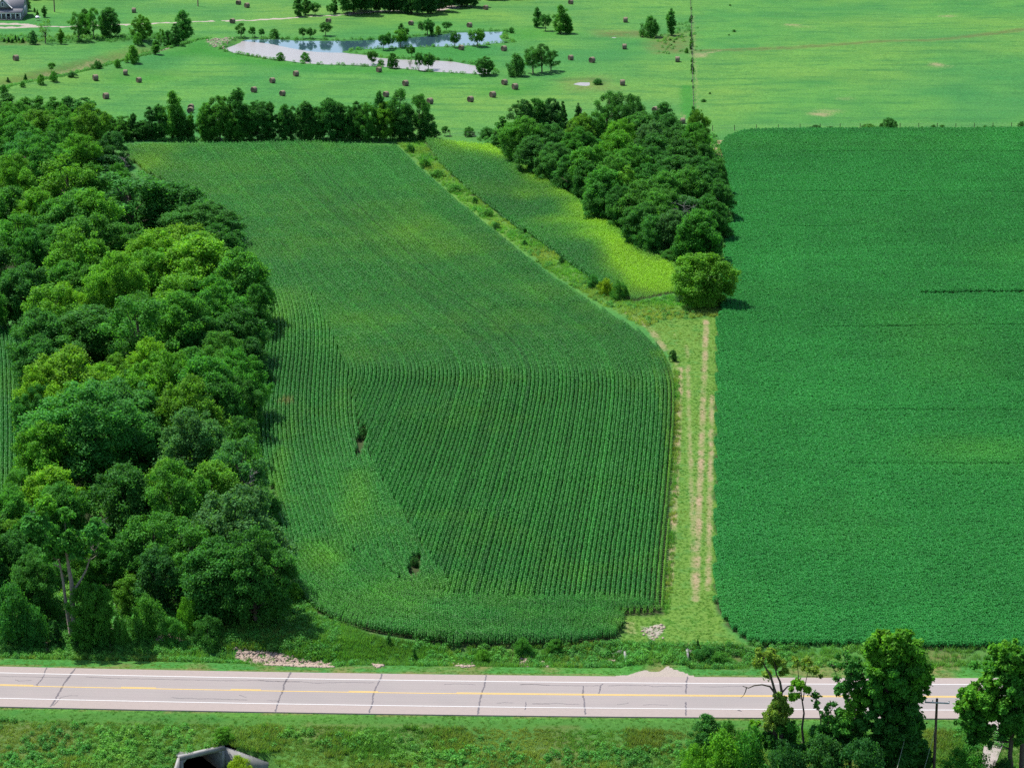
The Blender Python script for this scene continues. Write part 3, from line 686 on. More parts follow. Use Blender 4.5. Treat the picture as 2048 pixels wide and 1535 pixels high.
bands = [(300, "at the far end of the creek wood"), (380, "in the creek wood by the corn's far corner"), (460, "in the creek wood beside the narrow corn"), (530, "in the creek wood level with the copse's end"), (610, "in the creek wood level with the lone tree"), (700, "in the creek wood beyond the row bend"), (800, "in the creek wood at the row bend"), (900, "in the creek wood by the notch"), (1000, "in the creek wood below the notch"), (1100, "in the creek wood behind the front trees"), (1400, "at the road end of the creek wood")]
specs = []
for s in W1.split('|'):
    a, b, c, t = s.split(); a, b, c = float(a), float(b), float(c)
    zc = {'K': 4.6, 'D': 5.8, 'G': 6.5}.get(t, 7.6) * np.interp(b, [200, 500, 1100], [.8, 1.0, 1.1])
    specs.append([a, b, c, t, zc])
def band_of(b, bl):
    for i, (lim, ph) in enumerate(bl):
        if b < lim: return i
for bi, (lim, ph) in enumerate(bands):
    L = sorted([s for s in specs if band_of(s[1], bands) == bi], key=lambda s: -s[0])
    for i, (a, b, c, t, zc) in enumerate(L):
        p = plane(a, b, zc - 1.2); z = h1(p[0], p[1]); s = scale_at(p)
        w = c / s * 1.5 if not (630 < b < 930 and a < 135 and a > 0) else min(c * 1.5, 2.4 * (a - 32)) / s; Ht = min((zc - z) / .60, w * 1.35)
        key = (f"round{random.randrange(5)}" if c > 45 and t not in 'K' else random.choice(["edge1", "edge0", "round1"]))
        if t in 'DK' and c < 70: key = random.choice(["edge0", "edge1", "round2"])
        if t in 'MPTG' and random.random() < .22: key = f"open{random.randrange(3)}"
        Ht *= random.uniform(.9, 1.14)
        if b < 240: key = random.choice(["tall0", "tall1", "tall2"])
        place_tree(key, (p[0], p[1], z), Ht, w, t, f"{TONE_W[t]} tree {ph}, {ORD[i]} from the corn", "trees of the creek wood")
# filler trees under the canopy (deep inside the wood, lower)
WOODQ = P2(WOOD)
# --- the copse by the bean field
W2 = """973 269 26 D bush|1004 266 46 D cedar|1047 237 48 K edge|1073 234 42 D edge|1102 234 42 K edge|1125 234 20 K cedar|1156 240 26 K cedar|1214 223 48 D open|1251 226 44 D open|1268 230 36 D open|1328 240 46 D tall|1386 245 26 D cedar|1396 260 38 O round|1047 274 66 M round|1070 308 64 D round|1034 290 46 D edge|1099 283 62 D round|1108 322 64 D round|1162 269 52 O round|1154 296 62 M round|1194 263 52 M round|1239 280 56 P round|1237 303 62 P round|1174 303 56 D round|1280 260 62 D round|1303 277 52 G round|1337 263 52 D round|1363 286 62 D round|1392 286 42 M round|1396 302 46 M round|1182 334 66 M round|1260 332 66 M round|1308 303 62 D round|1308 332 66 D round|1366 315 62 D round|1408 329 44 D edge|1136 352 56 D edge|1174 363 52 D edge|1208 381 66 M round|1231 355 62 M round|1254 378 44 P tall|1294 363 62 D round|1351 349 72 D round|1400 352 66 D round|1433 358 46 D edge|1196 409 56 D edge|1242 409 56 D round|1288 406 72 M round|1328 389 72 M round|1371 378 72 M round|1420 389 62 D round|1438 409 46 D edge|1282 447 66 D round|1323 426 72 M round|1366 432 72 G round|1409 429 62 D round|1345 461 62 G round|1397 467 72 M round|1430 447 52 D edge|1305 475 56 D edge|1374 490 52 D edge|1415 490 52 D edge"""
bands2 = [(248, "at the copse's far edge"), (275, "in the copse's second row"), (308, "in the copse's upper third"), (345, "in the copse's upper middle"), (385, "in the middle of the copse"), (425, "in the copse's lower middle"), (455, "near the copse's pointed end"), (600, "at the copse's pointed end")]
specs = []
for s in W2.split('|'):
    a, b, c, t, kd = s.split(); specs.append([float(a), float(b), float(c), t, kd])
for bi, (lim, ph) in enumerate(bands2):
    L = sorted([s for s in specs if band_of(s[1], bands2) == bi], key=lambda s: -s[0])
    for i, (a, b, c, t, kd) in enumerate(L):
        zc = dict(bush=1.2, cedar=3.4, edge=3.8, open=6.2, tall=5.6, round=5.0)[kd]
        if t in 'MPO': zc += .9
        p = plane(a, b, zc - .5); z = h1(p[0], p[1]); s = scale_at(p)
        key = {'bush': 'bush0', 'cedar': f'cedar{i%2}', 'edge': f'edge{i%2}', 'open': f'open{i%3}', 'tall': f'tall{i%3}', 'round': f'round{random.randrange(5)}'}[kd]
        Ht = (zc - z) / (.5 if kd in ('bush', 'cedar', 'edge') else .6)
        place_tree(key, (p[0], p[1], z), Ht, c / s * 1.3, t, f"{TONE_W[t]} tree {ph}, {ORD[i]} from the bean field", "trees of the copse", cat="tree")

# --- trees given by px, top y, base y, width px
def tree_px(key, px, top, base, w, tone, label, group=None, cat="tree", name=None, wk=1.08):
    p = at(px, base); z = 6.0
    for _ in range(6):
        q = project((p[0], p[1], p[2] + z)); q0 = project(p); z *= (q0[1] - top) / max(.1, q0[1] - q[1])
    return place_tree(key, p, z * 1.03, w / scale_at(p) * wk, tone, label, group, cat, name)
# hedgerow of trees across the far end of the corn
HR = """205 225 277 40 D round|222 232 279 34 D tall|243 232 279 44 M round|268 226 279 20 K tall|284 240 279 30 D tall|300 213 279 24 K tall|319 208 279 30 D tall|347 180 279 36 M tall|366 232 279 30 D edge|383 226 278 14 M column|412 204 280 34 M tall|440 194 281 52 M round|478 175 281 38 D tall|484 212 281 42 M round|516 203 281 56 D round|541 203 280 28 D tall|571 207 280 30 D tall|590 213 280 32 D round|612 202 280 34 D tall|632 214 280 34 D round|660 198 280 52 D round|683 207 280 32 D tall|698 212 280 30 D round|713 202 280 28 D tall|736 206 280 40 M round|760 180 279 24 D tall|772 205 280 44 P round|799 178 279 42 D open|806 215 280 44 D round|839 188 279 38 D open|852 226 279 46 D edge"""
for i, s in enumerate(HR.split('|')):
    a, t, b, w, tn, kd = s.split()
    key = kd + str({'round': i % 5, 'tall': i % 3, 'edge': i % 2, 'open': i % 3, 'column': 0}[kd])
    lab = f"{TONE_W[tn]} tree in the corn's far end row, {ORD[i] if i < 16 else ORD[30 - i]} from {'the creek wood' if i < 16 else 'the waterway'}"
    tree_px(key, float(a), float(t), float(b), float(w) * 1.15, tn, lab, "trees across the far end of the corn")
tree_px("small0", 890, 251, 272, 14, 'D', "tiny dark tree by the fence gap beside the far tree row")
tree_px("bush1", 938, 254, 272, 26, 'D', "low dark bush at the fence between tree row and copse", cat="bush")
tree_px("round3", 1405, 506, 612, 116, 'P', "lone round olive green tree casting a shadow on the beans", wk=1.0)
# around the pond
PT = [("open0",482,46,75,22,'D',"dark tree at the stony tip of the pond"),("small0",505,52,75,13,'D',"narrow young tree on the far shore, second from the stony tip"),("small1",523,57,74,13,'D',"small thin tree on the far shore, third from the stony tip"),("bush0",550,58,76,20,'D',"bushy shrub on the far shore mirrored in the pond"),
 ("small0",606,54,77,15,'D',"young tree touching its twin on the far pond shore, nearer the stony tip"),("small1",621,55,77,16,'D',"young tree touching its twin on the far pond shore, nearer the meadow bale"),("small0",651,43,72,24,'D',"round young tree standing alone behind the pond, mirrored in it"),
 ("small0",767,67,100,20,'D',"young tree on the grass spit, first of its cluster of three"),("small1",778,64,97,18,'M',"young tree in the middle of the cluster on the grass spit"),("small1",801,57,95,28,'M',"largest young tree of the cluster on the grass spit"),("tall1",803,46,76,13,'D',"slim dark tree on the far shore behind the spit cluster"),("small0",814,55,75,9,'D',"tiny tree on the far shore beside a slim dark one"),
 ("small1",855,38,70,28,'D',"spreading young tree with a bale beside it on the far shore"),("column0",863,55,69,8,'D',"tiny narrow tree close beside a spreading young tree"),("bush1",876,52,68,15,'O',"pale olive shrub on the far pond shore",),("small0",893,42,62,19,'D',"small dark round tree above the far pond shore"),
 ("small1",909,63,95,19,'D',"young tree on the near shore of the blue arm beside a bale"),("small1",955,58,93,30,'M',"wide young tree on the near shore of the blue arm"),("bush2",1023,54,66,12,'D',"small round bush at the blue arm's tip",),
 ("tall0",1074,14,55,19,'D',"slim tree at one side of the meadow group beyond the pond tip"),("small0",1091,27,62,22,'D',"round tree in the middle of the meadow group beyond the pond tip"),("tall1",1121,9,67,32,'M',"tallest tree of the meadow group beyond the pond tip"),("tall2",1136,36,67,22,'M',"short tree leaning on the tallest one beyond the pond tip"),
 ("willow0",1301,33,74,38,'D',"dense drooping willow bush by the weedy patch"),("column0",1342,18,71,19,'T',"columnar tree standing alone beside the fence line"),
 ("round1",969,114,150,36,'D',"dense round tree at the grey pond arm's tip"),("willow0",1033,108,152,38,'D',"low drooping tree at the pond end of the dark grove"),("open1",1066,95,147,38,'D',"leaning open tree in the dark grove, second from the pond"),("open2",1084,89,145,38,'D',"tallest tree of the dark grove in the hay meadow"),("open0",1102,99,142,34,'D',"bushy tree at the bale end of the dark grove"),
 ("bush3",1195,157,169,22,'D',"round bush beside the little pool"),("bush0",562,105,121,18,'M',"round bush on the near pond shore, the first from the tip"),("bush1",610,105,125,23,'M',"round bushy tree on the near pond shore standing alone"),("small0",746,100,132,20,'D',"young tree on the near shore opposite the grass spit"),("bush2",762,118,133,14,'M',"small bush next to a bale on the near shore"),("edge0",785,106,136,23,'D',"dense dark bushy tree on the near pond shore"),("sparse0",820,116,137,12,'M',"thin sapling on the near shore between two denser trees"),("small1",823,91,114,14,'D',"small tree standing alone on the grass spit's inner shore"),("small0",838,103,141,18,'D',"slim young tree paired on the near shore, nearer the sapling"),("small1",857,105,142,25,'D',"wide young tree paired on the near shore, nearer the bean field"),
 ("tall1",367,19,83,36,'T',"tall dark pointed tree on the dam"),("tall2",351,47,93,22,'D',"dark tree below the tall pointed one on the dam"),("tall0",337,60,97,22,'D',"dark tree on the dam, third from its top"),("open1",322,58,96,16,'M',"thin pale tree beside the dam's dark trees"),("column0",312,80,109,16,'M',"slim light tree at the dam's foot"),("willow0",266,91,126,26,'M',"tall light green thicket on the dam's lower slope"),("round2",285,30,82,37,'O',"olive round tree behind the dam thicket"),("bush1",276,66,89,22,'M',"bush below the olive round tree"),
 ("open0",158,25,83,38,'M',"leaning tree of the four creek trees by the house"),("tall0",171,17,71,28,'D',"slim middle tree of the four creek trees by the house"),("open2",188,17,78,30,'M',"straight trunked tree of the four creek trees by the house"),("round0",219,16,74,42,'D',"broadest dark tree of the four creek trees by the house"),
 ("sparse0",91,39,87,36,'O',"thin leaved tree with a bare trunk below the house"),("column0",122,58,88,12,'O',"narrow yellowish young tree near the four creek trees"),("edge1",66,61,89,18,'G',"dull grey green tree below the house drive"),
 ("bush2",195,120,138,20,'D',"round dark bush midway along the weedy creek"),("bush3",235,118,135,15,'M',"pale bush on the creek below the dam thicket"),("small0",103,124,144,13,'M',"young tree on the creek bank at the mown edge"),("bush0",108,143,163,19,'M',"bush below the young tree on the creek bank"),("bush1",82,149,169,16,'M',"loose pale bush on the creek bank"),("cedar0",51,147,163,11,'D',"dark little cedar on the creek bank"),("cedar1",16,154,164,9,'K',"tiny dark cedar at the creek's mown edge"),("bush2",45,162,174,11,'D',"small bush below the dark little cedar"),("bush3",8,169,188,18,'D',"dark bush at the creek's near end"),("bush0",144,144,154,21,'K',"flat dark bush at the dam foot"),
 ("round4",51,-6,22,22,'M',"leafy tree beside the house gable"),("cedar0",69,15,25,6,'D',"small cedar above the white grill"),("cedar1",75,19,32,8,'D',"dark cedar right behind the white grill"),("column0",89,12,35,10,'D',"slim young tree on the lawn beyond the grill")]
for i, t in enumerate(PT):
    tree_px(t[0], t[1], t[2], t[3], t[4], t[5], t[6], cat="bush" if t[0].startswith("bush") else "tree")
for i, (a, h) in enumerate(((9,76),(17,74),(25,77),(31,69),(38,74),(46,75))):
    tree_px(f"cedar{i%2}", a, h, 84 + (i % 3), 8 + i % 3, 'K', f"small dark cedar in the row below the house, {ORD[i]} from the picture edge", "small cedars below the house")
TOPROW = [("tall0",597,-8,33,22,'D'),("tall1",612,-10,30,20,'D'),("small0",630,4,31,23,'D'),("small1",662,7,30,15,'D'),("tall2",669,-8,27,13,'D')]
for i, t in enumerate(TOPROW): tree_px(*t, f"young tree beside the gravel track, {ORD[i]} along it from the house", "young trees beside the gravel track")
BIGROW = [(708,-62,27,70),(722,-40,21,36),(743,-40,23,40),(770,-42,24,40),(787,-42,23,34),(799,-36,25,26),(809,-36,26,34),(822,-30,27,34),(835,-40,29,40),(855,-42,27,34),(862,-36,27,36),(878,-40,22,40),(903,-44,15,36),(923,-44,12,38),(942,-44,14,40),(985,-50,-2,50),(1040,-50,-4,50)]
for i, (a, t, b, w) in enumerate(BIGROW):
    tree_px(["round0","tall1","round2","round3","tall0","round4"][i % 6], a, t, b, w, 'K' if i else 'D', "big shade tree with a thick trunk by the gravel track" if i == 0 else f"dark shade tree around the farmhouse yard, {ORD[i-1]} from the thick trunk", "dark trees around the farmhouse yard")
for i, (a, b, w) in enumerate(((62,-3,44),(92,-4,46),(118,-5,40),(150,-6,44),(185,-7,40),(230,-5,44))):
    tree_px(f"round{i%5}", a, b - 46, b, w, 'D', f"shade tree beyond the house lawn, {ORD[i]} from the house", "shade trees beyond the house lawn")
# bushes down the fence line
FB = [(1382,18,4),(1383,36,6),(1381,43,8),(1382,68,5),(1382,73,6),(1383,82,6),(1383,90,9),(1382,97,7),(1384,107,5),(1384,123,7),(1384,133,6),(1385,140,8),(1385,146,6),(1384,163,4),(1386,175,4),(1373,104,8)]
for i, (a, b, w) in enumerate(FB):
    tree_px(f"bush{i%4}", a, b - w * 1.05, b + w * .3, w, 'K' if i % 3 else 'M', f"small bush on the fence line, {ORD[i]} from its far end" if i < 15 else "slim bush standing just off the fence line", "bushes on the fence line", "bush")
EB = [(1632,250,259,26,'K'),(1660,253,260,20,'D'),(1738,247,257,28,'M'),(1763,246,260,10,'D'),(1776,236,260,30,'D'),(1791,243,259,10,'D'),(1844,252,259,6,'D'),(1867,249,259,12,'D'),(1884,250,259,14,'D'),(1955,253,259,8,'D'),(1970,250,259,12,'D'),(1986,251,259,11,'D'),(2003,253,259,8,'D'),(2044,243,258,16,'K'),(1517,255,260,7,'D')]
for i, (a, t, b, w, tn) in enumerate(EB):
    tree_px(f"bush{i%4}", a, t, b, w, tn, "largest bush on the far edge of the bean field" if i == 4 else f"{TONE_W[tn]} bush on the bean field's far edge, {ORD[i]} in the row", "bushes on the far edge of the beans", "bush")
for i, (a, b, w) in enumerate(((1468,63,8),(1460,11,5),(1458,70,4),(1340,80,7),(1348,84,6),(1353,78,5),(1343,90,4),(1407,203,11),(1420,187,6))):
    tree_px(f"bush{i%4}", a, b - w * .45, b + 1, w, 'D', f"dark weed clump in the grass near the fence, {ORD[i]} listed outward" if False else f"low dark bush in the grass near the fence line, {['beyond the ditch','farthest one','just past the ditch','in the weedy patch','weedy patch centre','weedy patch top','weedy patch foot','wide one by the track','narrow one by the track'][i]}", "low bushes near the fence line", "bush")
# shrubs at wood edges and in the waterway
SB = [("bush0",293,1190,1275,84,'M',"leafy bush in front of the creek wood beside the stones"),("bush1",372,1196,1268,46,'P',"thin bush right of the leafy one at the wood front"),("bush2",416,1228,1282,62,'D',"dark bush above the stony creek bed"),("cedar0",111,1238,1294,34,'K',"dark cedar beside the pale twin trunks"),("cedar1",153,1246,1293,28,'K',"dark cedar at the foot of the pale twin trunks"),("bush3",205,1258,1302,32,'D',"spiky small bush at the mown verge"),("bush0",29,1170,1285,92,'D',"big dark bush at the road end of the wood"),("edge1",185,1190,1278,70,'M',"light bush between trunks and stones"),("edge0",262,1150,1225,70,'O',"olive bush in the wood's dark opening"),("bush3",70,1210,1290,60,'D',"dark bush left of the dark cedar"),("bush0",590,1166,1204,40,'P',"pale bush at the corn's lower corner"),("bush1",345,1236,1284,50,'M',"low bush between the two wood front bushes"),
 ("bush2",240,1228,1290,40,'M',"low leafy bush behind the spiky one"),("bush2",546,1283,1300,24,'K',"dark clump on the pale stones"),("cedar0",778,1264,1292,15,'D',"little dark cedar below the corn"),("cedar1",829,1295,1319,13,'D',"tiny dark cedar in the ditch"),("bush3",965,1298,1322,30,'P',"white flowered bush in the ditch"),("bush0",1045,1275,1305,36,'M',"leafy bush at the ditch's corn side"),("bush1",1110,1278,1300,34,'M',"bush beside the ditch near the small headwall"),("bush2",1410,1290,1323,52,'D',"dark bush behind the headwall nearer the beans"),("bush3",1440,1302,1330,46,'M',"leafy bush spilling over the headwall ditch"),("cedar0",1395,1276,1303,12,'D',"narrow dark bush on the lane by the headwall"),
 ("bush1",1018,286,304,26,'M',"bush at the copse foot nearest the far fence"),("bush2",1040,298,318,28,'D',"dark bush at the copse foot near the far fence"),("bush3",1066,318,338,28,'M',"bush at the copse foot above the yellow streak"),("bush0",1092,332,352,26,'D',"dark bush at the copse foot by the yellow streak"),("bush1",1150,370,392,30,'M',"bush at the copse foot by the strip's middle"),("bush2",1180,396,420,32,'D',"dark bush at the copse foot by the strip's middle"),("bush0",1120,338,362,32,'D',"bush at the copse foot by the yellow crop"),("bush1",1237,436,462,38,'M',"leafy bush at the copse foot lower down"),("bush2",1215,432,450,34,'D',"dark bush at the copse foot"),("bush3",1262,455,482,34,'M',"bush at the copse foot near its point"),("bush0",1300,492,512,40,'D',"bush at the copse's pointed foot"),("bush1",1335,500,526,44,'D',"bush between copse and lone tree"),("bush2",1238,560,598,36,'M',"dark rounded bush beside the yellow bush"),("bush3",1212,556,590,32,'Y',"yellow green bush at the waterway's lower end"),("bush0",1186,548,576,26,'T',"bluish bush in the lower waterway"),("bush1",1365,560,604,36,'G',"greyish bush beside the lone tree"),
 ("bush2",993,444,458,17,'K',"small dark bush in the middle of the waterway"),("bush3",950,394,407,13,'D',"dark bush in the upper waterway"),("bush0",1049,480,492,14,'D',"dark bush lower in the waterway"),("bush1",1123,514,528,16,'K',"dark bush in the waterway by the corn"),("bush2",975,418,432,26,'M',"grassy bush in the waterway opposite the copse"),("bush3",910,370,384,28,'M',"grassy bush in the waterway's upper half"),("bush0",875,340,354,28,'M',"bush in the waterway's upper part"),("bush1",850,318,336,22,'M',"dark bush at the waterway's upper bend"),("bush2",820,287,305,18,'D',"bush at the top of the waterway"),
 ("bush0",1347,700,722,18,'K',"little dark bush at the corn's outer corner"),("bush1",727,856,878,20,'K',"dark weed bush in the corn's bare notch"),("bush2",829,1112,1132,22,'K',"dark weed bush in the corn's lower gap"),("bush3",374,376,388,8,'D',"small dark bush in the upper corn"),
 ("bush0",445,1455,1480,46,'P',"bushy weed clump above the big culvert"),("cedar1",453,1468,1484,11,'D',"little dark cedar behind the culvert wall"),("bush1",478,1512,1560,60,'Y',"yellow green bush growing in the culvert mouth")]
for i, t in enumerate(SB): tree_px(*t, cat="bush")

# --- the near trees at the bottom, built limb by limb
def custom_tree(name, base_px, puffs, limbs, leaf, label, cat="tree", bark='bark', tone='M', dens=1.0, droop=0.0, depth=1.2, extra=(), up=.35, seed=5):
    b = at(*base_px); r = np.random.default_rng(seed); s = scale_at(b)
    def up_px(px, py, dy=0.0):
        d = ray(px, py); t = (b[1] + dy) / d[1]; return np.array([d[0] * t, b[1] + dy, CAM_H + d[2] * t])
    o = empty(name, tuple(b)); tag(o, label, cat)
    by = {}
    for q in puffs:
        px, py, rp, tn = q[:4]; k = q[4] if len(q) > 4 else 1.0
        R = rp / s
        n = max(1, int((R / .5) ** 2 * 2.3)) if R > .6 else 1
        for _ in range(n):
            d = r.normal(size=3); d /= np.linalg.norm(d)
            c = up_px(px, py, r.uniform(-depth, depth)) + d * R * (.95 if n > 1 else 0) * r.uniform(.35, 1) - b
            rad = R * r.uniform(.24, .4) if n > 1 else R
            rad = max(rad, .28)
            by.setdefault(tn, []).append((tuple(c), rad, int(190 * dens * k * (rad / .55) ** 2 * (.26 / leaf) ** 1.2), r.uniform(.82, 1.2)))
    first = True
    for tn, bl in by.items():
        V, S = crown_geo(bl, leaf, r, up=up, droop=droop)
        c = bpy.data.objects.new("crown", leaf_mesh(name + "_crown", V, S, M['leaf'])); link(c, o)
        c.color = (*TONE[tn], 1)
        if not first: c["label"] = f"{TONE_W[tn]} foliage of the crown"
        first = False
    tb = MB(); sep = []; node = []
    for q, r0, r1, *fl in limbs:
        pts = [up_px(a, bb, dd) - b for a, bb, dd in [(t + (0,) if len(t) == 2 else t) for t in q]]
        rad = np.linspace(r0, r1, len(pts))
        if not fl: node += [pts[i] * (1 - t) + pts[i + 1] * t for i in range(len(pts) - 1) for t in (0, .33, .66)] + [pts[-1]]
        if fl: m2 = MB(); m2.tube(pts, rad, 6); sep.append((m2, fl[0]))
        else: tb.tube(pts, rad, 8)
    for bl in by.values():          # twigs tie every other clump to the nearest limb below it
        for c, rad, cnt, tn in bl:
            if not node or r.uniform() < .45: continue
            c = np.array(c); nd = min(node, key=lambda p: np.linalg.norm(p - c) + (3 if p[2] > c[2] else 0))
            if np.linalg.norm(nd - c) > 4: continue
            md = (nd + c) / 2 + r.normal(size=3) * .12 - np.array([0, 0, .1]); tb.tube([nd, md, c], [.045, .03, .012], 5)
    if tb.v: tb.obj("trunk", M[bark], o, True)
    for m2, (nm, mt) in sep: m2.obj(nm, M[mt], o, True)
    return o
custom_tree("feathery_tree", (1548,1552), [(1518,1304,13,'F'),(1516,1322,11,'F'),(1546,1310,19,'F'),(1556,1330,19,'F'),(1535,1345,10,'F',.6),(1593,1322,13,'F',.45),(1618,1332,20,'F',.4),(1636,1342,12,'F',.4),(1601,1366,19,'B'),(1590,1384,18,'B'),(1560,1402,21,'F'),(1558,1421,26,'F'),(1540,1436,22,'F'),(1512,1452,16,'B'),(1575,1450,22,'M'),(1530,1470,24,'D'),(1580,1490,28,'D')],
  [([(1548,1560),(1549,1500),(1551,1450),(1556,1425),(1562,1405)],.34,.22),([(1565,1560),(1563,1480),(1560,1440),(1556,1418)],.26,.2),([(1562,1405),(1553,1390),(1548,1375),(1541,1350),(1530,1332),(1522,1315)],.2,.06),([(1562,1405),(1563,1380),(1560,1362),(1553,1348),(1548,1320)],.18,.05),([(1563,1385),(1575,1372),(1590,1368)],.1,.04),([(1606,1560),(1609,1500),(1604,1455),(1608,1425),(1604,1398),(1601,1375)],.16,.05),([(1595,1372),(1597,1350),(1594,1325)],.06,.02),([(1606,1400),(1612,1360),(1618,1335)],.06,.02),
   ([(1548,1383),(1540,1372),(1524,1368),(1508,1370),(1497,1375),(1485,1371)],.12,.04,("bare_limb",'bark')),([(1493,1374),(1491,1382),(1487,1390),(1481,1395)],.06,.015,("bare_limb",'bark'))], .13, "feathery yellow green tree with a bare crooked limb over the road", tone='O', dens=1.5, depth=1.0, up=.2, droop=.9)
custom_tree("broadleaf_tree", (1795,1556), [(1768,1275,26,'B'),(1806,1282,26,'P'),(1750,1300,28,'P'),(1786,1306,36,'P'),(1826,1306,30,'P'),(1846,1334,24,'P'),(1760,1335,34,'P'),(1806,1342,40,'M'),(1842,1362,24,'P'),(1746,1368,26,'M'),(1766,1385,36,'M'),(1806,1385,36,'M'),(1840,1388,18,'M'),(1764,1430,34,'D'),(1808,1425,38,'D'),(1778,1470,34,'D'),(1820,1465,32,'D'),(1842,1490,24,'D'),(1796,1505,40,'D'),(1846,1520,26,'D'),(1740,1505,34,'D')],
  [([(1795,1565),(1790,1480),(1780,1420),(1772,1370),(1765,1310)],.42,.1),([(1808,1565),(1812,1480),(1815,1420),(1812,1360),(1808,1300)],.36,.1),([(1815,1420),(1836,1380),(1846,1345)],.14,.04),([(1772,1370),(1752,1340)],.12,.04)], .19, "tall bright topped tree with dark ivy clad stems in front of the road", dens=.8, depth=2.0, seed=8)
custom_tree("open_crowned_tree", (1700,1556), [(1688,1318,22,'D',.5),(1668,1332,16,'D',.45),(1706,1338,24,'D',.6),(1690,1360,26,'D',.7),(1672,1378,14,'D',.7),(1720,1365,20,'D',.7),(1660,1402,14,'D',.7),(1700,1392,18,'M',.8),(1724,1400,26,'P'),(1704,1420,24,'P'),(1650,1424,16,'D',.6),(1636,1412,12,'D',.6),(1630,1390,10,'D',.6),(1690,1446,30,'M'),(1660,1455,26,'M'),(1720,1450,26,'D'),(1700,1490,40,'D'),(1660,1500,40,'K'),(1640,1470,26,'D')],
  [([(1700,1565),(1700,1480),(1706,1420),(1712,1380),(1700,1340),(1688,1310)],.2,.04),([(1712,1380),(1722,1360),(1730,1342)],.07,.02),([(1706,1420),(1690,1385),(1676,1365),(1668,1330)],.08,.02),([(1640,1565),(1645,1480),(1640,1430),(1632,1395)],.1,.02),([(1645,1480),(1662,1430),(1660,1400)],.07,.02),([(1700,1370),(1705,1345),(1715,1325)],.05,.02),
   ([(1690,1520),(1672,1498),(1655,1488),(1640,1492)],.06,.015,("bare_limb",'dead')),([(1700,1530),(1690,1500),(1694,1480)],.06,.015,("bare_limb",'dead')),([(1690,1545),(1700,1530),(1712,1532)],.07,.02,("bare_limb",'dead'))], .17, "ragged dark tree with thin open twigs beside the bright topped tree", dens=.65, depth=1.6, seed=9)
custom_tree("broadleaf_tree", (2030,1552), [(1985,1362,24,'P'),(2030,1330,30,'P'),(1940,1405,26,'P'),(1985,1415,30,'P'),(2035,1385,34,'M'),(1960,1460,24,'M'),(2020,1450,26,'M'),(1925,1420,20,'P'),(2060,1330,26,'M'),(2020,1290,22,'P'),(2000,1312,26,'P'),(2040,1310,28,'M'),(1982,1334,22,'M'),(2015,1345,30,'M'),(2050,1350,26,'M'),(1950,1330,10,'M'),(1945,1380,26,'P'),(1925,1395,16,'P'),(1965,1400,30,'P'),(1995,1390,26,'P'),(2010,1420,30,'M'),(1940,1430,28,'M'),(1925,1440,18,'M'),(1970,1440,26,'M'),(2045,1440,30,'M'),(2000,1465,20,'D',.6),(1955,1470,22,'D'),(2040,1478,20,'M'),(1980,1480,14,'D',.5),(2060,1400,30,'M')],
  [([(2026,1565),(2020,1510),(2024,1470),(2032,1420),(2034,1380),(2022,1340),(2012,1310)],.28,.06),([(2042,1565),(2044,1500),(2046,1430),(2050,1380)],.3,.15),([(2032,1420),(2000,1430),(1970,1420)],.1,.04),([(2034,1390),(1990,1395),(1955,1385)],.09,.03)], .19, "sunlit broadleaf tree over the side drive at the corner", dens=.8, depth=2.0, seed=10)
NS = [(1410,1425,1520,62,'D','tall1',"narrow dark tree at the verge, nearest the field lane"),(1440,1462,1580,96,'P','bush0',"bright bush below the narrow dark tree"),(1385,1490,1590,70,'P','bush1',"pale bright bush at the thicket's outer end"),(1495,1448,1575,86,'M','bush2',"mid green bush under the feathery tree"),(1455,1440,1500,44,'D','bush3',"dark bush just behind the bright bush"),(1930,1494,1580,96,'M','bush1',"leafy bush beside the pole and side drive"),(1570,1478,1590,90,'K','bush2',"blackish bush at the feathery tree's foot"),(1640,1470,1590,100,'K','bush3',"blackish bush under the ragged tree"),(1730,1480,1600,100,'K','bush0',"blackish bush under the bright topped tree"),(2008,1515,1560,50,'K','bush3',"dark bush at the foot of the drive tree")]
for a, t, b, w, tn, key, lab in NS: tree_px(key, a, t, b, w, tn, lab, cat="tree" if key[0] == 't' else "bush")
# the pale twin trunked cottonwood in front of the wood
custom_tree("cottonwood_tree", (150,1272), [(70,1046,28,'T'),(130,1082,30,'M'),(105,1100,24,'M'),(185,1060,26,'T'),(200,1090,18,'M'),(160,1100,24,'T'),(130,1030,20,'M'),(95,1010,24,'P'),(170,1112,14,'B',.6),(120,1120,12,'M',.7),(205,1075,10,'M')],
  [([(150,1278),(146,1220),(143,1165),(138,1138),(132,1100)],.36,.16),([(143,1278),(133,1215),(126,1160),(118,1120)],.25,.1),([(147,1180),(160,1162),(172,1140),(182,1110)],.17,.07),([(200,1046),(208,1038),(216,1034)],.05,.015,("bare_limb",'dead')),([(198,1042),(210,1044),(218,1050)],.05,.015,("bare_limb",'dead')),([(60,1022),(72,1024),(84,1023)],.05,.02,("bare_limb",'dead'))], .2, "cottonwood with pale twin trunks at the wood's road edge", bark='pale_bark', depth=2.2, seed=12)
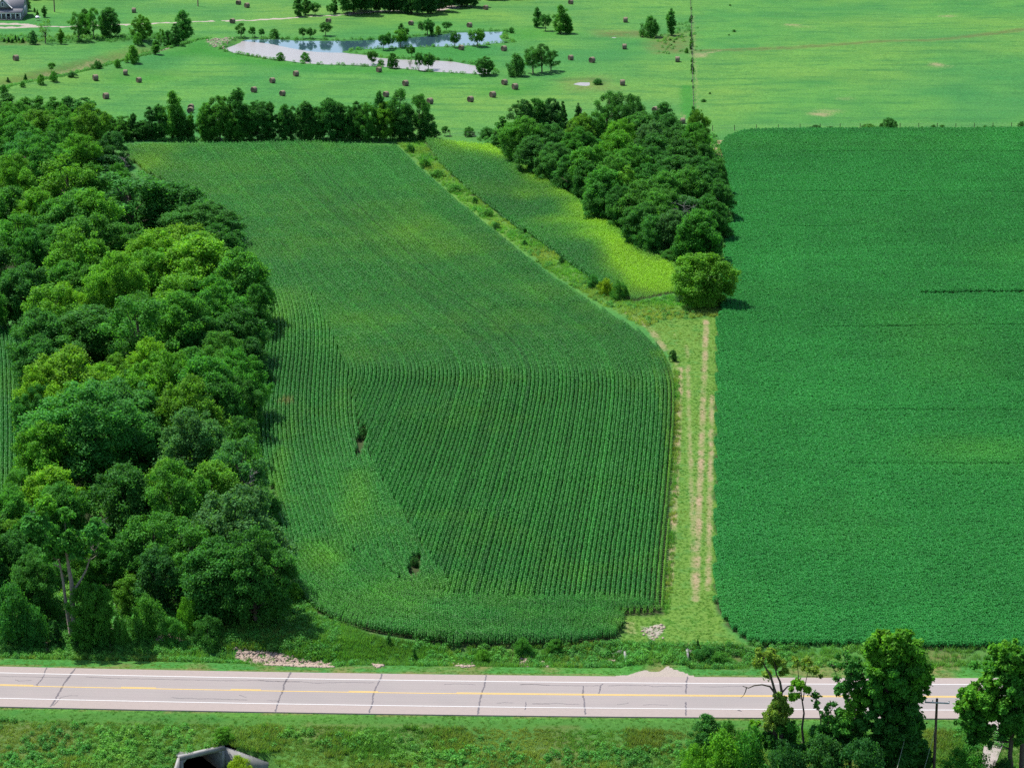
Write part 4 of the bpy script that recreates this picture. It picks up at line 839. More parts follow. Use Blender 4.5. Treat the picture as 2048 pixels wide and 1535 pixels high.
# bare dead treetops
def dead_tree(px, py, zc, size, label, seed):
    r = random.Random(seed); p = plane(px, py, zc); z = h1(p[0], p[1]); o = empty("dead_tree", (p[0], p[1], z)); tag(o, label, "tree")
    mb = MB(); top = zc - z + size * .5
    mb.tube([(0, 0, -.2), (.1, 0, top * .5), (0, .1, top)], [.2, .14, .03], 6); mb.obj("trunk", M['dead'], o, True)
    for i in range(16):
        a = r.uniform(0, 6.28); z0 = top * r.uniform(.55, .95); l = size * r.uniform(.4, .9)
        m = MB(); q = [(0, 0, z0), (math.cos(a) * l * .5, math.sin(a) * l * .5, z0 + l * .25), (math.cos(a) * l, math.sin(a) * l, z0 + l * r.uniform(.2, .6))]
        m.tube(q, [.045, .03, .008], 5)
        for _ in range(4):
            t = r.uniform(.4, 1); s = Vector(q[1]).lerp(Vector(q[2]), t); b = r.uniform(0, 6.28); ll = l * .35
            m.tube([s, s + Vector((math.cos(b) * ll, math.sin(b) * ll, ll * r.uniform(.1, .8)))], [.025, .008], 4)
        m.obj("branch", M['dead'], o, True)
dead_tree(500, 955, 6.8, 1.7, "bare grey twigs of a dead tree by the corn edge", 1)
dead_tree(1366, 424, 7.5, 3.0, "grey dead treetop at the copse's lower end", 2)
dead_tree(250, 322, 6.5, 1.8, "bare pale dead tree at the corn's far corner", 3)
dead_tree(428, 470, 4.5, 1.8, "dead grey tree on the shaded wood edge", 4)

# ------------------------------------------------------------------ HAY BALES
def bale_meshes():
    R, Lh, n = .78, .56, 28; r = np.random.default_rng(4); v = []; f = []
    prof = [(-Lh, R * .90), (-Lh * .92, R * .985), (-Lh * .45, R), (0, R * 1.005), (Lh * .45, R), (Lh * .92, R * .985), (Lh, R * .90)]
    for x, rr in prof:
        for k in range(n):
            a = 2 * math.pi * k / n; q = rr * (1 + r.uniform(-.012, .012)); zz = math.sin(a) * q
            v.append((x, math.cos(a) * q, max(zz, -R * .93) + R * .92))
    for i in range(len(prof) - 1):
        for k in range(n): j = (k + 1) % n; f.append([i * n + k, i * n + j, (i + 1) * n + j, (i + 1) * n + k])
    body = mesh_np("bale_body", v, f, [M['hay']], smooth=True)
    ends = []
    for sx in (-1, 1):
        v = [(sx * Lh, 0, R * .92)]; f = []
        for j, q in enumerate((.25, .5, .75, .90)):
            for k in range(n):
                a = 2 * math.pi * k / n; v.append((sx * (Lh + (.03 if j % 2 else 0) - (.0 if j < 3 else .0)), math.cos(a) * q * R, max(math.sin(a) * q, -.93) * R + R * .92))
        for k in range(n):
            j = (k + 1) % n; f.append([0, 1 + k, 1 + j] if sx > 0 else [0, 1 + j, 1 + k])
        for i in range(3):
            for k in range(n):
                j = (k + 1) % n; q = [1 + i * n + k, 1 + (i + 1) * n + k, 1 + (i + 1) * n + j, 1 + i * n + j]; f.append(q if sx > 0 else q[::-1])
        ends.append(mesh_np("bale_end", v, f, [M['hay_end']]))
    return body, ends
bbody, bends = bale_meshes()
BALES = [(32,115,.25,"in the small mown field by the creek"),(191,154,.2,"near the dam foot, closer to the creek"),(251,143.5,.05,"topmost of three near the dam foot"),(278,158.5,.15,"of the three near the dam foot, nearest the pond"),(212,191,.3,"alone just beyond the creek wood"),(381,219,1.35,"end-on, in front of its twin in the tree row gap"),(382,212,1.3,"partly hidden behind its twin in the tree row gap"),(268,20,.05,"on the lawn side of the gravel track"),(477,4,.5,"beyond the track, farther of two"),(494,10,.7,"beyond the track, nearer of two"),(465,41,.9,"below the track left of the pond"),(508,178,.35,"second along the line above the tree row"),
 (592,146,.25,"below the grey pond shore, farthest of four"),(545,159.5,.35,"in the middle of four below the pond"),(565,185,.3,"closest to the tree row of four below the pond"),(758,138,.25,"right at the near pond shore beside a bush"),(811,165,.3,"alone between pond and tree row"),(860,201,.4,"just past the end of the tree row"),(657,40,.8,"behind the round young tree beyond the pond"),(822,45,.9,"beyond the blue arm in the open"),(842,52,.9,"beside the spreading young tree beyond the pond"),
 (1141.5,3,.5,"cut by the top of the picture"),(971.6,14,.7,"below the dark farmyard trees"),(939,49,.7,"beside the far shore of the blue arm"),(1251,39,.05,"above the willow bush, far off"),(1249,92,.02,"below the weedy ditch in the meadow"),(922.7,94,.5,"touching the young tree on the blue arm"),(1008,96,.45,"between the blue arm and the grove"),(1141.5,114,.15,"beside the dark grove, nearer it"),(1184,119,.5,"beside the dark grove, farther from it"),(1355,117.5,.0,"beside the fence line"),
 (1009,163,.4,"below the dark grove, farther of two"),(1030,172,.3,"below the dark grove, nearer of two"),(985.5,188,.35,"midway from grove to tree row"),(941,197,.3,"nearest the fence gap past the tree row"),(1245,164,.1,"past the little pool"),(1157.6,220,1.45,"end-on just above the copse"),(1310.6,218,.9,"behind the copse, darker of two together"),(1318,222,.6,"behind the copse, paler of two together"),(1365.6,240,.1,"peeping over the copse by the fence"),(772,187,.3,"half hidden behind the tree row's tall trees")]
for i, (a, b, rz, lab) in enumerate(BALES):
    p = at(a, b + 6.5 * scale_at(plane(a, b)) / 8.5); o = empty("hay_bale", (p[0], p[1], p[2] - .04), (rz + random.choice((.3, .4, .5)) if .1 < rz < .6 else rz) + random.uniform(-.05, .05))
    k = random.uniform(.84, .96); o.scale = (k, k, k)
    link(bpy.data.objects.new("bale_body", bbody), o)
    for e in bends: link(bpy.data.objects.new("bale_end", e), o)
    tag(o, "round brown hay bale " + lab, "hay bale", "round hay bales in the meadow")

# ------------------------------------------------------------------ CULVERTS
def wall_prism(name, mat, a, b, za, zb, base, th, parent, back):
    """wall from a to b (xy), top heights za/zb, bottom base, thickness towards back"""
    mb = MB(); a = np.array(a[:2]); b = np.array(b[:2]); k = np.array(back) * th
    mb.prism([(*a, base), (*b, base), (*(b + k), base), (*(a + k), base)], [(*a, za), (*b, zb), (*(b + k), zb), (*(a + k), za)])
    return mb.obj(name, mat, parent)
cul = empty("box_culvert", (CUL_A[0], CUL_A[1], -4.0)); cul_t = cul.location.copy()
tag(cul, "large concrete box culvert with flared wing walls under the road bank", "culvert")
A2, B2 = CUL_A[:2], CUL_B[:2]; W = np.linalg.norm(B2 - A2)
def cp(x, y, z): q = A2 + CUL_DIR * x + CUL_BACK * y; return (q[0], q[1], z)
inv = lambda o: setattr(o, 'location', (-cul_t.x, -cul_t.y, -cul_t.z)) or o
mb = MB(); zt, zl = -1.3, -1.78
mb.prism([cp(-.25, 0, zl), cp(W + .25, 0, zl), cp(W + .25, .45, zl), cp(-.25, .45, zl)], [cp(-.25, 0, zt), cp(W + .25, 0, zt), cp(W + .25, .45, zt), cp(-.25, .45, zt)])
inv(mb.obj("headwall", M['concrete'], cul))
for sx in (0, 1):
    mb = MB(); x0, x1 = ((-.25, .12) if sx == 0 else (W - .12, W + .25))
    mb.prism([cp(x0, .002, -4.3), cp(x1, .002, -4.3), cp(x1, 9, -4.3), cp(x0, 9, -4.3)], [cp(x0, .002, zl - .002), cp(x1, .002, zl - .002), cp(x1, 9, zl - .002), cp(x0, 9, zl - .002)])
    inv(mb.obj("side_wall", M['concrete'], cul))
    mb = MB(); xa, xb = ((.12, .55) if sx == 0 else (W - .12, W - .55))   # chamfered haunch
    t1 = [cp(xa, .01, zl - .45), cp(xa, .01, zl - .003), cp(xb, .01, zl - .003)]; t2 = [cp(xa, 8.9, zl - .45), cp(xa, 8.9, zl - .003), cp(xb, 8.9, zl - .003)]
    mb.prism(t1, t2); inv(mb.obj("haunch", M['concrete'], cul))
mb = MB(); mb.prism([cp(-.2, .46, zl - .001), cp(W + .2, .46, zl - .001), cp(W + .2, 9, zl - .001), cp(-.2, 9, zl - .001)], [cp(-.2, .46, zl + .25), cp(W + .2, .46, zl + .25), cp(W + .2, 9, zl + .25), cp(-.2, 9, zl + .25)])
inv(mb.obj("roof_slab", M['concrete'], cul))
mb = MB(); mb.prism([cp(.13, 8.6, -4.3), cp(W - .13, 8.6, -4.3), cp(W - .13, 9, -4.3), cp(.13, 9, -4.3)], [cp(.13, 8.6, zl - .01), cp(W - .13, 8.6, zl - .01), cp(W - .13, 9, zl - .01), cp(.13, 9, zl - .01)])
inv(mb.obj("back_wall", M['concrete'], cul))
bw = (CUL_W - CUL_B)[:2]; bw = np.array([-bw[1], bw[0]]) / np.linalg.norm(bw)
inv(wall_prism("wing_wall", M['concrete'], B2 + CUL_DIR * .255, CUL_W, -1.45, -2.35, -4.3, .28, cul, bw))
bv = (A2 - CUL_V[:2]); bv = np.array([-bv[1], bv[0]]) / np.linalg.norm(bv)
inv(wall_prism("wing_wall", M['concrete'], CUL_V, A2 - CUL_DIR * .255, -2.1, -1.45, -4.3, .28, cul, bv))
for side, (px, lab) in enumerate(((1250, "small concrete pipe headwall in the ditch on the corn side of the lane"), (1374.5, "small concrete pipe headwall in the ditch on the bean side of the lane"))):
    sgn = -1 if side == 0 else 1
    p = plane(px, 1312, -.5); o = empty("culvert_headwall", (p[0], p[1], -1.3)); tag(o, lab, "culvert")
    mb = MB(); mb.box((0, 0, .62), (.26, 2.3, 1.5)); mb.obj("headwall", M['concrete'], o)
    lw = 2.3 if side == 0 else 1.35
    for yy, nm in ((.95, 'wing_wall'), (-.95, 'wing_wall')):
        m = MB(); x0 = sgn * .133; x1 = sgn * (lw + .13); fl = (.25 if yy > 0 else -.25); t = .2 if yy > 0 else -.2
        low = .35 if side == 0 else .75
        if yy < 0: low = .1
        h0 = 1.30 if yy > 0 else .55
        m.prism([(x0, yy, -.3), (x1, yy + fl, -.3), (x1, yy + fl + t, -.3), (x0, yy + t, -.3)], [(x0, yy, h0), (x1, yy + fl, low), (x1, yy + fl + t, low), (x0, yy + t, h0)]); m.obj(nm, M['concrete'], o)
    m = MB(); m.tube([(sgn * .10, 0, .35), (sgn * .22, 0, .35)], [.42, .42], 16); m.obj("pipe_mouth", M['rubber'], o)

# ------------------------------------------------------------------ UTILITY POLES, FENCES, WIRES
def utility_pole(px, base, top, arm, label, arm_px=0):
    p = at(px, base); z = 8.0
    for _ in range(6):
        q = project((p[0], p[1], p[2] + z)); z *= (project(p)[1] - top) / (project(p)[1] - q[1])
    o = empty("utility_pole", tuple(p)); tag(o, label, "utility pole")
    mb = MB(); mb.tube([(0, 0, -.5), (0, 0, z * .5), (0, 0, z)], [.17, .15, .12], 10); mb.obj("pole", M['pole'], o, True)
    if arm:
        m = MB(); m.box((.0, -.2, z - .38), (2.5, .1, .13), -.12); m.obj("crossarm", M['metal'], o)
        for x in (-1.18, 1.18, -.45):
            m = MB(); m.tube([(x, -.2 - x * .12, z - .31), (x, -.2 - x * .12, z - .2), (x, -.2 - x * .12, z - .08)], [.035, .06, .03], 8); m.obj("insulator", M['trim'], o, True)
    return o, p, z
up, upp, upz = utility_pole(1867, 1556, 1396, True, "wooden utility pole with one crossarm beside the bright topped tree")
utility_pole(109, 24, -30, False, "thin wooden pole on the lawn beyond the white grill")
utility_pole(396, 13, -36, False, "thin wooden pole far off beyond the gravel track")
def wire(name, a, b, r, label):
    o = MB(); pts = [a + (b - a) * t - np.array([0, 0, 4 * .35 * t * (1 - t)]) for t in np.linspace(0, 1, 14)]
    o.tube(pts, [r] * 14, 5); w = o.obj(name, M['wire'], None, True); tag(w, label, "wire"); return w
wt = np.array([upp[0], upp[1], upp[2] + upz])
d1 = plane(1790, 1560, 1.0); d2 = plane(1836, 1560, 1.0)
wire("overhead_wire", np.array([plane(1842, 1420, 0)[0] * .93, upp[1] + 1.5, upz * .72]), np.array([d1[0] * .97, upp[1] - 9, 1.0]), .022, "thin slanting wire farther from the utility pole")
wire("guy_wire", np.array([wt[0], wt[1], wt[2] - 3.0]), np.array([d2[0] * .98, upp[1] - 8, 0.0]), .02, "thin slanting guy wire nearer the utility pole")
def fence(px_line, label, spacing=4.0, hgt=1.25):
    q = [at(a, b) for a, b in px_line]; o = empty("wire_fence", tuple(q[0])); tag(o, label, "fence"); base = q[0]
    pm = MB(); pm.tube([(0, 0, -.2), (0, 0, hgt)], [.075, .065], 6); pme = pm.mesh("fence_post", M['pole'])
    tops = []
    for i in range(len(q) - 1):
        L = np.linalg.norm(q[i + 1] - q[i]); n = max(1, int(L / spacing))
        for k in range(n + (i == len(q) - 2)):
            p = q[i] + (q[i + 1] - q[i]) * k / n; p[2] = h1(p[0], p[1])
            po = bpy.data.objects.new("fence_post", pme); link(po, o); po.location = p - base; tops.append(p - base)
    for zz in (.35, .7, 1.1):
        m = MB(); m.tube([tuple(t + np.array([0, .07, zz])) for t in tops], [.012] * len(tops), 4); m.obj("fence_wire", M['wire'], o)
fence([(1381,1),(1383,60),(1385,150),(1388,238)], "long wire fence running away between hay meadow and pasture")
fence([(1425,262),(1600,259),(1800,257.5),(2060,256)], "wire fence along the far edge of the bean field")
fence([(872,274),(900,274),(962,275)], "short wire fence between the far tree row and the copse", 2.4)

# ------------------------------------------------------------------ HOUSE, FARMHOUSE, CAR
def house(name, loc, label, Wd, Dp, wall_h, pitch, wall_m, porch=True, rz=0.0):
    o = empty(name, loc, rz); tag(o, label, "house")
    rh = Dp / 2 * math.tan(pitch); ov = .4
    m = MB(); m.prism([(-Wd, 0, -.3), (0, 0, -.3), (0, Dp, -.3), (-Wd, Dp, -.3)], [(-Wd, 0, wall_h), (0, 0, wall_h), (0, Dp, wall_h), (-Wd, Dp, wall_h)])
    m.prism([(-Wd, 0, wall_h + .001), (-Wd, Dp, wall_h + .001), (-Wd, Dp / 2, wall_h + rh)], [(0, 0, wall_h + .001), (0, Dp, wall_h + .001), (0, Dp / 2, wall_h + rh)])
    m.obj("wall", wall_m, o)
    th = .16
    for s in (0, 1):
        y0, y1 = ((-ov, Dp / 2) if s == 0 else (Dp + ov, Dp / 2)); z0 = wall_h - ov * math.tan(pitch) + .03; z1 = wall_h + rh + .03
        m = MB(); m.prism([(-Wd - ov, y0, z0), (ov, y0, z0), (ov, y1, z1), (-Wd - ov, y1, z1)][::(1 if s == 0 else -1)], [(-Wd - ov, y0, z0 + th), (ov, y0, z0 + th), (ov, y1, z1 + th), (-Wd - ov, y1, z1 + th)][::(1 if s == 0 else -1)])
        m.obj("roof", M['roof'], o)
    def window(x, y, z, w, h, face):
        f = MB(); g = MB()
        if face == 'f': f.box((x, y - .03, z), (w, .1, h)); g.box((x, y - .09, z), (w - .24, .06, h - .24))
        else: f.box((x + .03, y, z), (.1, w, h)); g.box((x + .09, y, z), (.06, w - .24, h - .24))
        fo = f.obj("window", M['trim'], o); g.obj("pane", M['glass'], fo)
    if porch:
        pd = 2.2
        m = MB(); m.box((-Wd / 2, -pd / 2 - .01, -.05), (Wd, pd, .4)); m.obj("porch_floor", M['concrete'], o)
        m = MB(); z0 = wall_h - .35; m.prism([(-Wd - .3, -pd - .3, z0 - .5), (.3, -pd - .3, z0 - .5), (.3, -.02, z0 + .25), (-Wd - .3, -.02, z0 + .25)], [(-Wd - .3, -pd - .3, z0 - .36), (.3, -pd - .3, z0 - .36), (.3, -.02, z0 + .39), (-Wd - .3, -.02, z0 + .39)]); m.obj("porch_roof", M['roof'], o)
        m = MB(); m.box((-Wd / 2, -pd - .1, z0 - .62), (Wd, .22, .22)); m.obj("porch_beam", M['trim'], o)
        n = int(Wd / 1.25)
        for k in range(n + 1):
            m = MB(); m.box((-.12 - k * (Wd - .24) / n, -pd - .1, (z0 - .73 + .15) / 2), (.22, .22, z0 - .73 - .15)); m.obj("porch_column", M['trim'], o)
        for x in (-1.3, -3.7, -6.2, -8.6): window(x, 0, 1.35, 1.0, 1.7, 'f')
        m = MB(); m.box((-5.0, -.05, 1.1), (1.0, .1, 2.1)); m.obj("door", M['siding'], o)
        gx_ = -5.0   # front gable over the porch
        gw = 2.3; zb = wall_h + .35; ph = gw * .95
        m = MB(); m.prism([(gx_ - gw, -.8, zb), (gx_ + gw, -.8, zb), (gx_, -.8, zb + ph)], [(gx_ - gw, 3.6, zb), (gx_ + gw, 3.6, zb), (gx_, 3.6, zb + ph)]); m.obj("front_gable", wall_m, o)
        for s in (-1, 1):
            m = MB(); a = [(gx_ + s * (gw + .25), -1.1, zb - .22), (gx_, -1.1, zb + ph + .04), (gx_, 3.6, zb + ph + .04), (gx_ + s * (gw + .25), 3.6, zb - .22)]
            m.prism(a if s < 0 else a[::-1], [(x, y, z + .15) for x, y, z in (a if s < 0 else a[::-1])]); m.obj("gable_roof", M['roof'], o)
            m = MB(); m.tube([(gx_ + s * (gw + .25), -1.14, zb - .15), (gx_, -1.14, zb + ph + .1)], [.12, .12], 4); m.obj("rake_trim", M['trim'], o)
        f = MB(); f.box((gx_, -.84, zb + .85), (.8, .1, 1.2)); fo = f.obj("window", M['trim'], o); g = MB(); g.box((gx_, -.9, zb + .85), (.45, .06, .85)); g.obj("pane", M['glass'], fo)
        window(0, Dp * .35, 1.5, 1.0, 1.5, 's'); window(0, Dp * .5, wall_h + 1.2, .9, 1.2, 's')
    else:
        for x in (-1.6, -4.2, -6.6): window(x, 0, 1.6, 1.2, 1.4, 'f')
    return o
hb = at(42, 41)
house("grey_house", tuple(hb + np.array([0, 2.4, .1])), "grey house with shingled gables and a white columned porch", 13.0, 8.5, 2.75, math.radians(41), M['siding'])
fb = at(858, 11)
house("farmhouse", tuple(fb), "pale blue farmhouse hidden behind the dark shade trees", 9.0, 8.0, 3.2, math.radians(35), M['blue_siding'], porch=False)
gb = at(902, 10); house("garage", tuple(gb), "small pale garage at the end of the farm drive", 4.6, 6.0, 2.8, math.radians(35), M['blue_siding'], porch=False)
cb = at(75, 41); gr = empty("garden_grill", tuple(cb), .35); tag(gr, "small white lidded grill on legs on the lawn beside the house", "grill")
m = MB(); m.box((0, 0, .72), (.95, .6, .32)); m.obj("fire_box", M['rubber'], gr)
m = MB(); m.tube([(0, 0, .885), (0, 0, 1.02), (0, 0, 1.16), (0, 0, 1.24)], [.5, .47, .33, .08], 14); m.obj("lid", M['car'], gr, True)
for x in (-.4, .4):
    for y in (-.24, .24):
        m = MB(); m.tube([(x, y, 0), (x, y, .57)], [.035, .035], 6); m.obj("leg", M['metal'], gr)
m = MB(); m.box((.72, 0, .8), (.48, .5, .05)); m.obj("side_shelf", M['metal'], gr)

# ------------------------------------------------------------------ SCATTERED CROPS AND GROUND COVER (stuff)
def proto_obj(name, V, F, S, mat):
    me = mesh_np(name, V, F, [mat]); cattr(me, "shade", np.stack([S, S, S, np.ones(len(S))], 1))
    return bpy.data.objects.new(name, me)
def scatter(name, pts, rz, sc, vi, tint, lum, sources):
    pts = np.asarray(pts, np.float32); me = bpy.data.meshes.new(name); me.vertices.add(len(pts)); me.vertices.foreach_set("co", pts.reshape(-1))
    fattr(me, "rz", rz); fattr(me, "sc", sc); fattr(me, "tint", tint); fattr(me, "lum", lum)
    a = me.attributes.new("vi", 'INT', 'POINT'); a.data.foreach_set("value", np.asarray(vi, np.int32))
    o = link(bpy.data.objects.new(name, me)); tag(o, kind='stuff')
    ng = bpy.data.node_groups.new(name, 'GeometryNodeTree')
    ng.interface.new_socket("Geometry", in_out='INPUT', socket_type='NodeSocketGeometry'); ng.interface.new_socket("Geometry", in_out='OUTPUT', socket_type='NodeSocketGeometry')
    k = N(ng); gi = k.n("NodeGroupInput"); go = k.n("NodeGroupOutput"); iop = k.n("GeometryNodeInstanceOnPoints"); g2i = k.n("GeometryNodeGeometryToInstance")
    for s in reversed(sources):
        oi = k.n("GeometryNodeObjectInfo"); oi.inputs['Object'].default_value = s; oi.inputs['As Instance'].default_value = True
        k.l(oi.outputs['Geometry'], g2i.inputs[0])
    def na(nm, tp='FLOAT'):
        x = k.n("GeometryNodeInputNamedAttribute", data_type=tp); x.inputs[0].default_value = nm; return x.outputs[0]
    k.l(gi.outputs[0], iop.inputs['Points']); k.l(g2i.outputs[0], iop.inputs['Instance'])
    iop.inputs['Pick Instance'].default_value = True; k.l(na("vi", 'INT'), iop.inputs['Instance Index'])
    cx = k.n("ShaderNodeCombineXYZ"); k.l(na("rz"), cx.inputs[2]); k.l(cx.outputs[0], iop.inputs['Rotation']); k.l(na("sc"), iop.inputs['Scale'])
    k.l(iop.outputs[0], go.inputs[0])
    md = o.modifiers.new("scatter", 'NODES'); md.node_group = ng
    return o
def strip_leaf(base, az, length, width, rise, droop, segs=3, twist=0.0):
    """arching blade as a strip of quads"""
    d = np.array([math.cos(az), math.sin(az), 0]); w = np.array([-math.sin(az), math.cos(az), 0]); V = []
    for i in range(segs + 1):
        t = i / segs; p = base + d * length * t * (1 - .12 * t) + np.array([0, 0, rise * t - droop * t * t])
        ww = width * (1 - t ** 2.2) * .5 * (.6 + .8 * min(1, t * 3)) + .004
        tw = np.array([0, 0, twist * t * width])
        V += [p + w * ww + tw, p - w * ww - tw]
    F = [[2*i, 2*i + 1, 2*i + 3, 2*i + 2] for i in range(segs)]
    return V, F
def corn_proto(seed):
    r = np.random.default_rng(seed); V = []; F = []; S = []
    for k in range(4):
        x = -.3 + k * .2 + r.uniform(-.04, .04); y = r.uniform(-.05, .05); Hp = r.uniform(1.3, 1.6); az0 = r.uniform(-.7, .7) + math.pi / 2
        n0 = len(V)
        for z, w in ((0, .016), (Hp * .95, .007)):
            for a in (0, 2.1, 4.2): V.append(np.array([x + w * math.cos(a), y + w * math.sin(a), z])); S.append(.8)
        for a in range(3): F.append([n0 + a, n0 + (a + 1) % 3, n0 + 3 + (a + 1) % 3, n0 + 3 + a])
        for j in range(11):
            t = j / 10; z = Hp * (.30 + .62 * t); az = az0 + (j % 2) * math.pi + r.uniform(-.6, .6)
            reach = (.40 if t < .4 else .40 - .42 * (t - .4)) * r.uniform(.85, 1.2)
            v, f = strip_leaf(np.array([x, y, z]), az, reach, .095, .24 + .12 * t, (.42 - .14 * t), 4, r.uniform(-.5, .5))
            n = len(V); V += v; F += [[n + i for i in q] for q in f]; S += [r.uniform(.75, 1.25)] * len(v)
    return proto_obj("corn_plants", np.array(V), F, np.array(S), M['corn'])
def bean_proto(seed):
    r = np.random.default_rng(seed); n = 300; p = r.uniform(-1, 1, (n, 3)) * np.array([.52, .42, 1])
    rr = np.hypot(p[:, 0] / .52, p[:, 1] / .42); z = .9 * (.62 + .38 * r.uniform(0, 1, n) ** .6) * (1 - .28 * rr ** 2)
    c = np.stack([p[:, 0], p[:, 1], z], 1)
    m = int(n * .3); c[:m, 2] *= r.uniform(.2, .8, m)
    nr = r.normal(size=(n, 3)) * .42 + np.array([0, 0, .8]); nr /= np.linalg.norm(nr, axis=1, keepdims=True)
    V = leaf_quads(c, nr, .07, r, .75); S = np.repeat(r.uniform(.84, 1.16, n), 4)
    return proto_obj("bean_plants", V, np.arange(len(V), dtype=np.int32).reshape(-1, 4), S, M['bean'])
def grass_proto(seed, n=26, hgt=.3, spread=.28, mat='grass', width=.028):
    r = np.random.default_rng(seed); V = []; F = []; S = []
    for _ in range(n):
        a = r.uniform(0, 6.28); q = spread * math.sqrt(r.uniform()); b = np.array([q * math.cos(a), q * math.sin(a), -.03]); L = hgt * r.uniform(.6, 1.3)
        v, f = strip_leaf(b, r.uniform(0, 6.28), L * r.uniform(.3, .8), width, L, L * r.uniform(.05, .45), 2)
        m = len(V); V += v; F += [[m + i for i in x] for x in f]; S += [r.uniform(.7, 1.3)] * len(v)
    return proto_obj("grass_tuft", np.array(V), F, np.array(S), M[mat])
def weed_proto(seed, n=120, R=.45, Hh=.7, leaf=.075):
    r = np.random.default_rng(seed); d = r.normal(size=(n, 3)); d[:, 2] = abs(d[:, 2]); d /= np.linalg.norm(d, axis=1, keepdims=True)
    c = d * (r.uniform(.5, 1.05, n) ** .6)[:, None] * np.array([R, R, Hh]); nr = d * .5 + r.normal(size=(n, 3)) * .5 + np.array([0, 0, .5]); nr /= np.linalg.norm(nr, axis=1, keepdims=True)
    V = leaf_quads(c, nr, leaf, r, .6); S = np.repeat(r.uniform(.7, 1.3, n), 4)
    return proto_obj("weed_clump", V, np.arange(len(V), dtype=np.int32).reshape(-1, 4), S, M['weed'])
def stone_proto(seed):
    r = np.random.default_rng(seed); t = (1 + 5 ** .5) / 2
    v = np.array([(-1,t,0),(1,t,0),(-1,-t,0),(1,-t,0),(0,-1,t),(0,1,t),(0,-1,-t),(0,1,-t),(t,0,-1),(t,0,1),(-t,0,-1),(-t,0,1)], float) / 1.9
    f = [(0,11,5),(0,5,1),(0,1,7),(0,7,10),(0,10,11),(1,5,9),(5,11,4),(11,10,2),(10,7,6),(7,1,8),(3,9,4),(3,4,2),(3,2,6),(3,6,8),(3,8,9),(4,9,5),(2,4,11),(6,2,10),(8,6,7),(9,8,1)]
    v = v * r.uniform(.75, 1.25, (12, 1)) * np.array([1, .75, .6]) * .22
    return proto_obj("stone", v, [list(q) for q in f], np.full(12, 1.0), M['stone'])

# corn rows as offsets of a master line
def smooth_line(px, step=.5, it=3):
    q = P2(px)
    for _ in range(it):
        m = np.stack([q[:-1] * .75 + q[1:] * .25, q[:-1] * .25 + q[1:] * .75], 1).reshape(-1, 2); q = np.concatenate([q[:1], m, q[-1:]])
    s = np.concatenate([[0], np.cumsum(np.linalg.norm(np.diff(q, axis=0), axis=1))]); t = np.arange(0, s[-1], step)
    return np.stack([np.interp(t, s, q[:, 0]), np.interp(t, s, q[:, 1])], 1)
def rows(px, keep, k0, k1, pitch=.60, seg=.8):
    q = smooth_line(px, .4); d = np.gradient(q, axis=0); d /= np.linalg.norm(d, axis=1, keepdims=True); nrm = np.stack([d[:, 1], -d[:, 0]], 1)
    out = []; an = []; kk = []
    from_d = q[::8]
    for k in range(k0, k1):
        p = q + nrm * (k * pitch)
        s = np.concatenate([[0], np.cumsum(np.linalg.norm(np.diff(p, axis=0), axis=1))])
        t = np.arange(rng.uniform(0, seg), s[-1], seg)
        pp = np.stack([np.interp(t, s, p[:, 0]), np.interp(t, s, p[:, 1])], 1); dd = np.stack([np.interp(t, s, d[:, 0]), np.interp(t, s, d[:, 1])], 1)
        dist = np.sqrt(((pp[:, None, :] - q[None, ::3, :]) ** 2).sum(-1)).min(1)
        ok = dist > abs(k * pitch) - .3; pp, dd = pp[ok], dd[ok]
        if not len(pp): continue
        m = keep(pp[:, 0], pp[:, 1]); out.append(pp[m]); an.append(np.arctan2(dd[m, 1], dd[m, 0])); kk.append(np.full(m.sum(), k + 200))
    return np.concatenate(out), np.concatenate(an), np.concatenate(kk)
CORNQ, SEAM = P2(CORN), P2([(905,1190),(840,1090),(760,960),(725,885),(705,800),(690,740),(650,640),(560,490),(440,350),(370,285),(-600,285),(-600,1190)])
bottom = P2([(560,1170),(595,1205),(660,1245),(760,1275),(900,1293),(1150,1291),(1205,1287)])
HEAD = 13.5
def in_corn(x, y):
    m = inside(x, y, CORNQ)
    for cx, cy, rx, ry in ((724,890,10,32),(830,1142,14,26),(374,388,6,9)): m &= emask(x, y, cx, cy, rx, ry) < .4
    return m
p1, a1, k1 = rows([(1290,1290),(1298,1150),(1316,1000),(1327,880),(1331,810),(1330,765),(1317,728),(1292,694),(1258,662),(1180,606),(1090,545),(990,462),(890,382),(785,283),(700,210)], lambda x, y: in_corn(x, y) & ~inside(x, y, SEAM) & (seg_dist(x, y, bottom) > HEAD), -125, 40)
p2, a2, k2 = rows([(640,1270),(600,1150),(575,1060),(545,950),(532,860),(538,780),(552,690),(548,620),(520,550),(470,480),(400,412),(330,362),(290,325),(240,270)], lambda x, y: in_corn(x, y) & inside(x, y, SEAM) & (seg_dist(x, y, bottom) > HEAD), -28, 62)
p3, a3, k3 = rows([(500,1090),(560,1165),(600,1205),(660,1245),(760,1272),(900,1288),(1150,1288),(1300,1283),(1380,1281)], lambda x, y: in_corn(x, y) & (seg_dist(x, y, bottom) <= HEAD), -40, 40)
cpn = np.concatenate([p1, p2, p3]); can = np.concatenate([a1, a2, a3]); ck = np.concatenate([k1, k2, k3])
rowv = rng.normal(0, .085, 500); rowv += np.repeat(rng.normal(0, .035, 50), 10); rowh = rng.normal(0, .035, 500)
cX, cY = cpn[:, 0], cpn[:, 1]
tint = (vnoise(cX, cY, .06, 11) - .5) * .22 + (vnoise(cX, cY, .3, 12) - .5) * .15
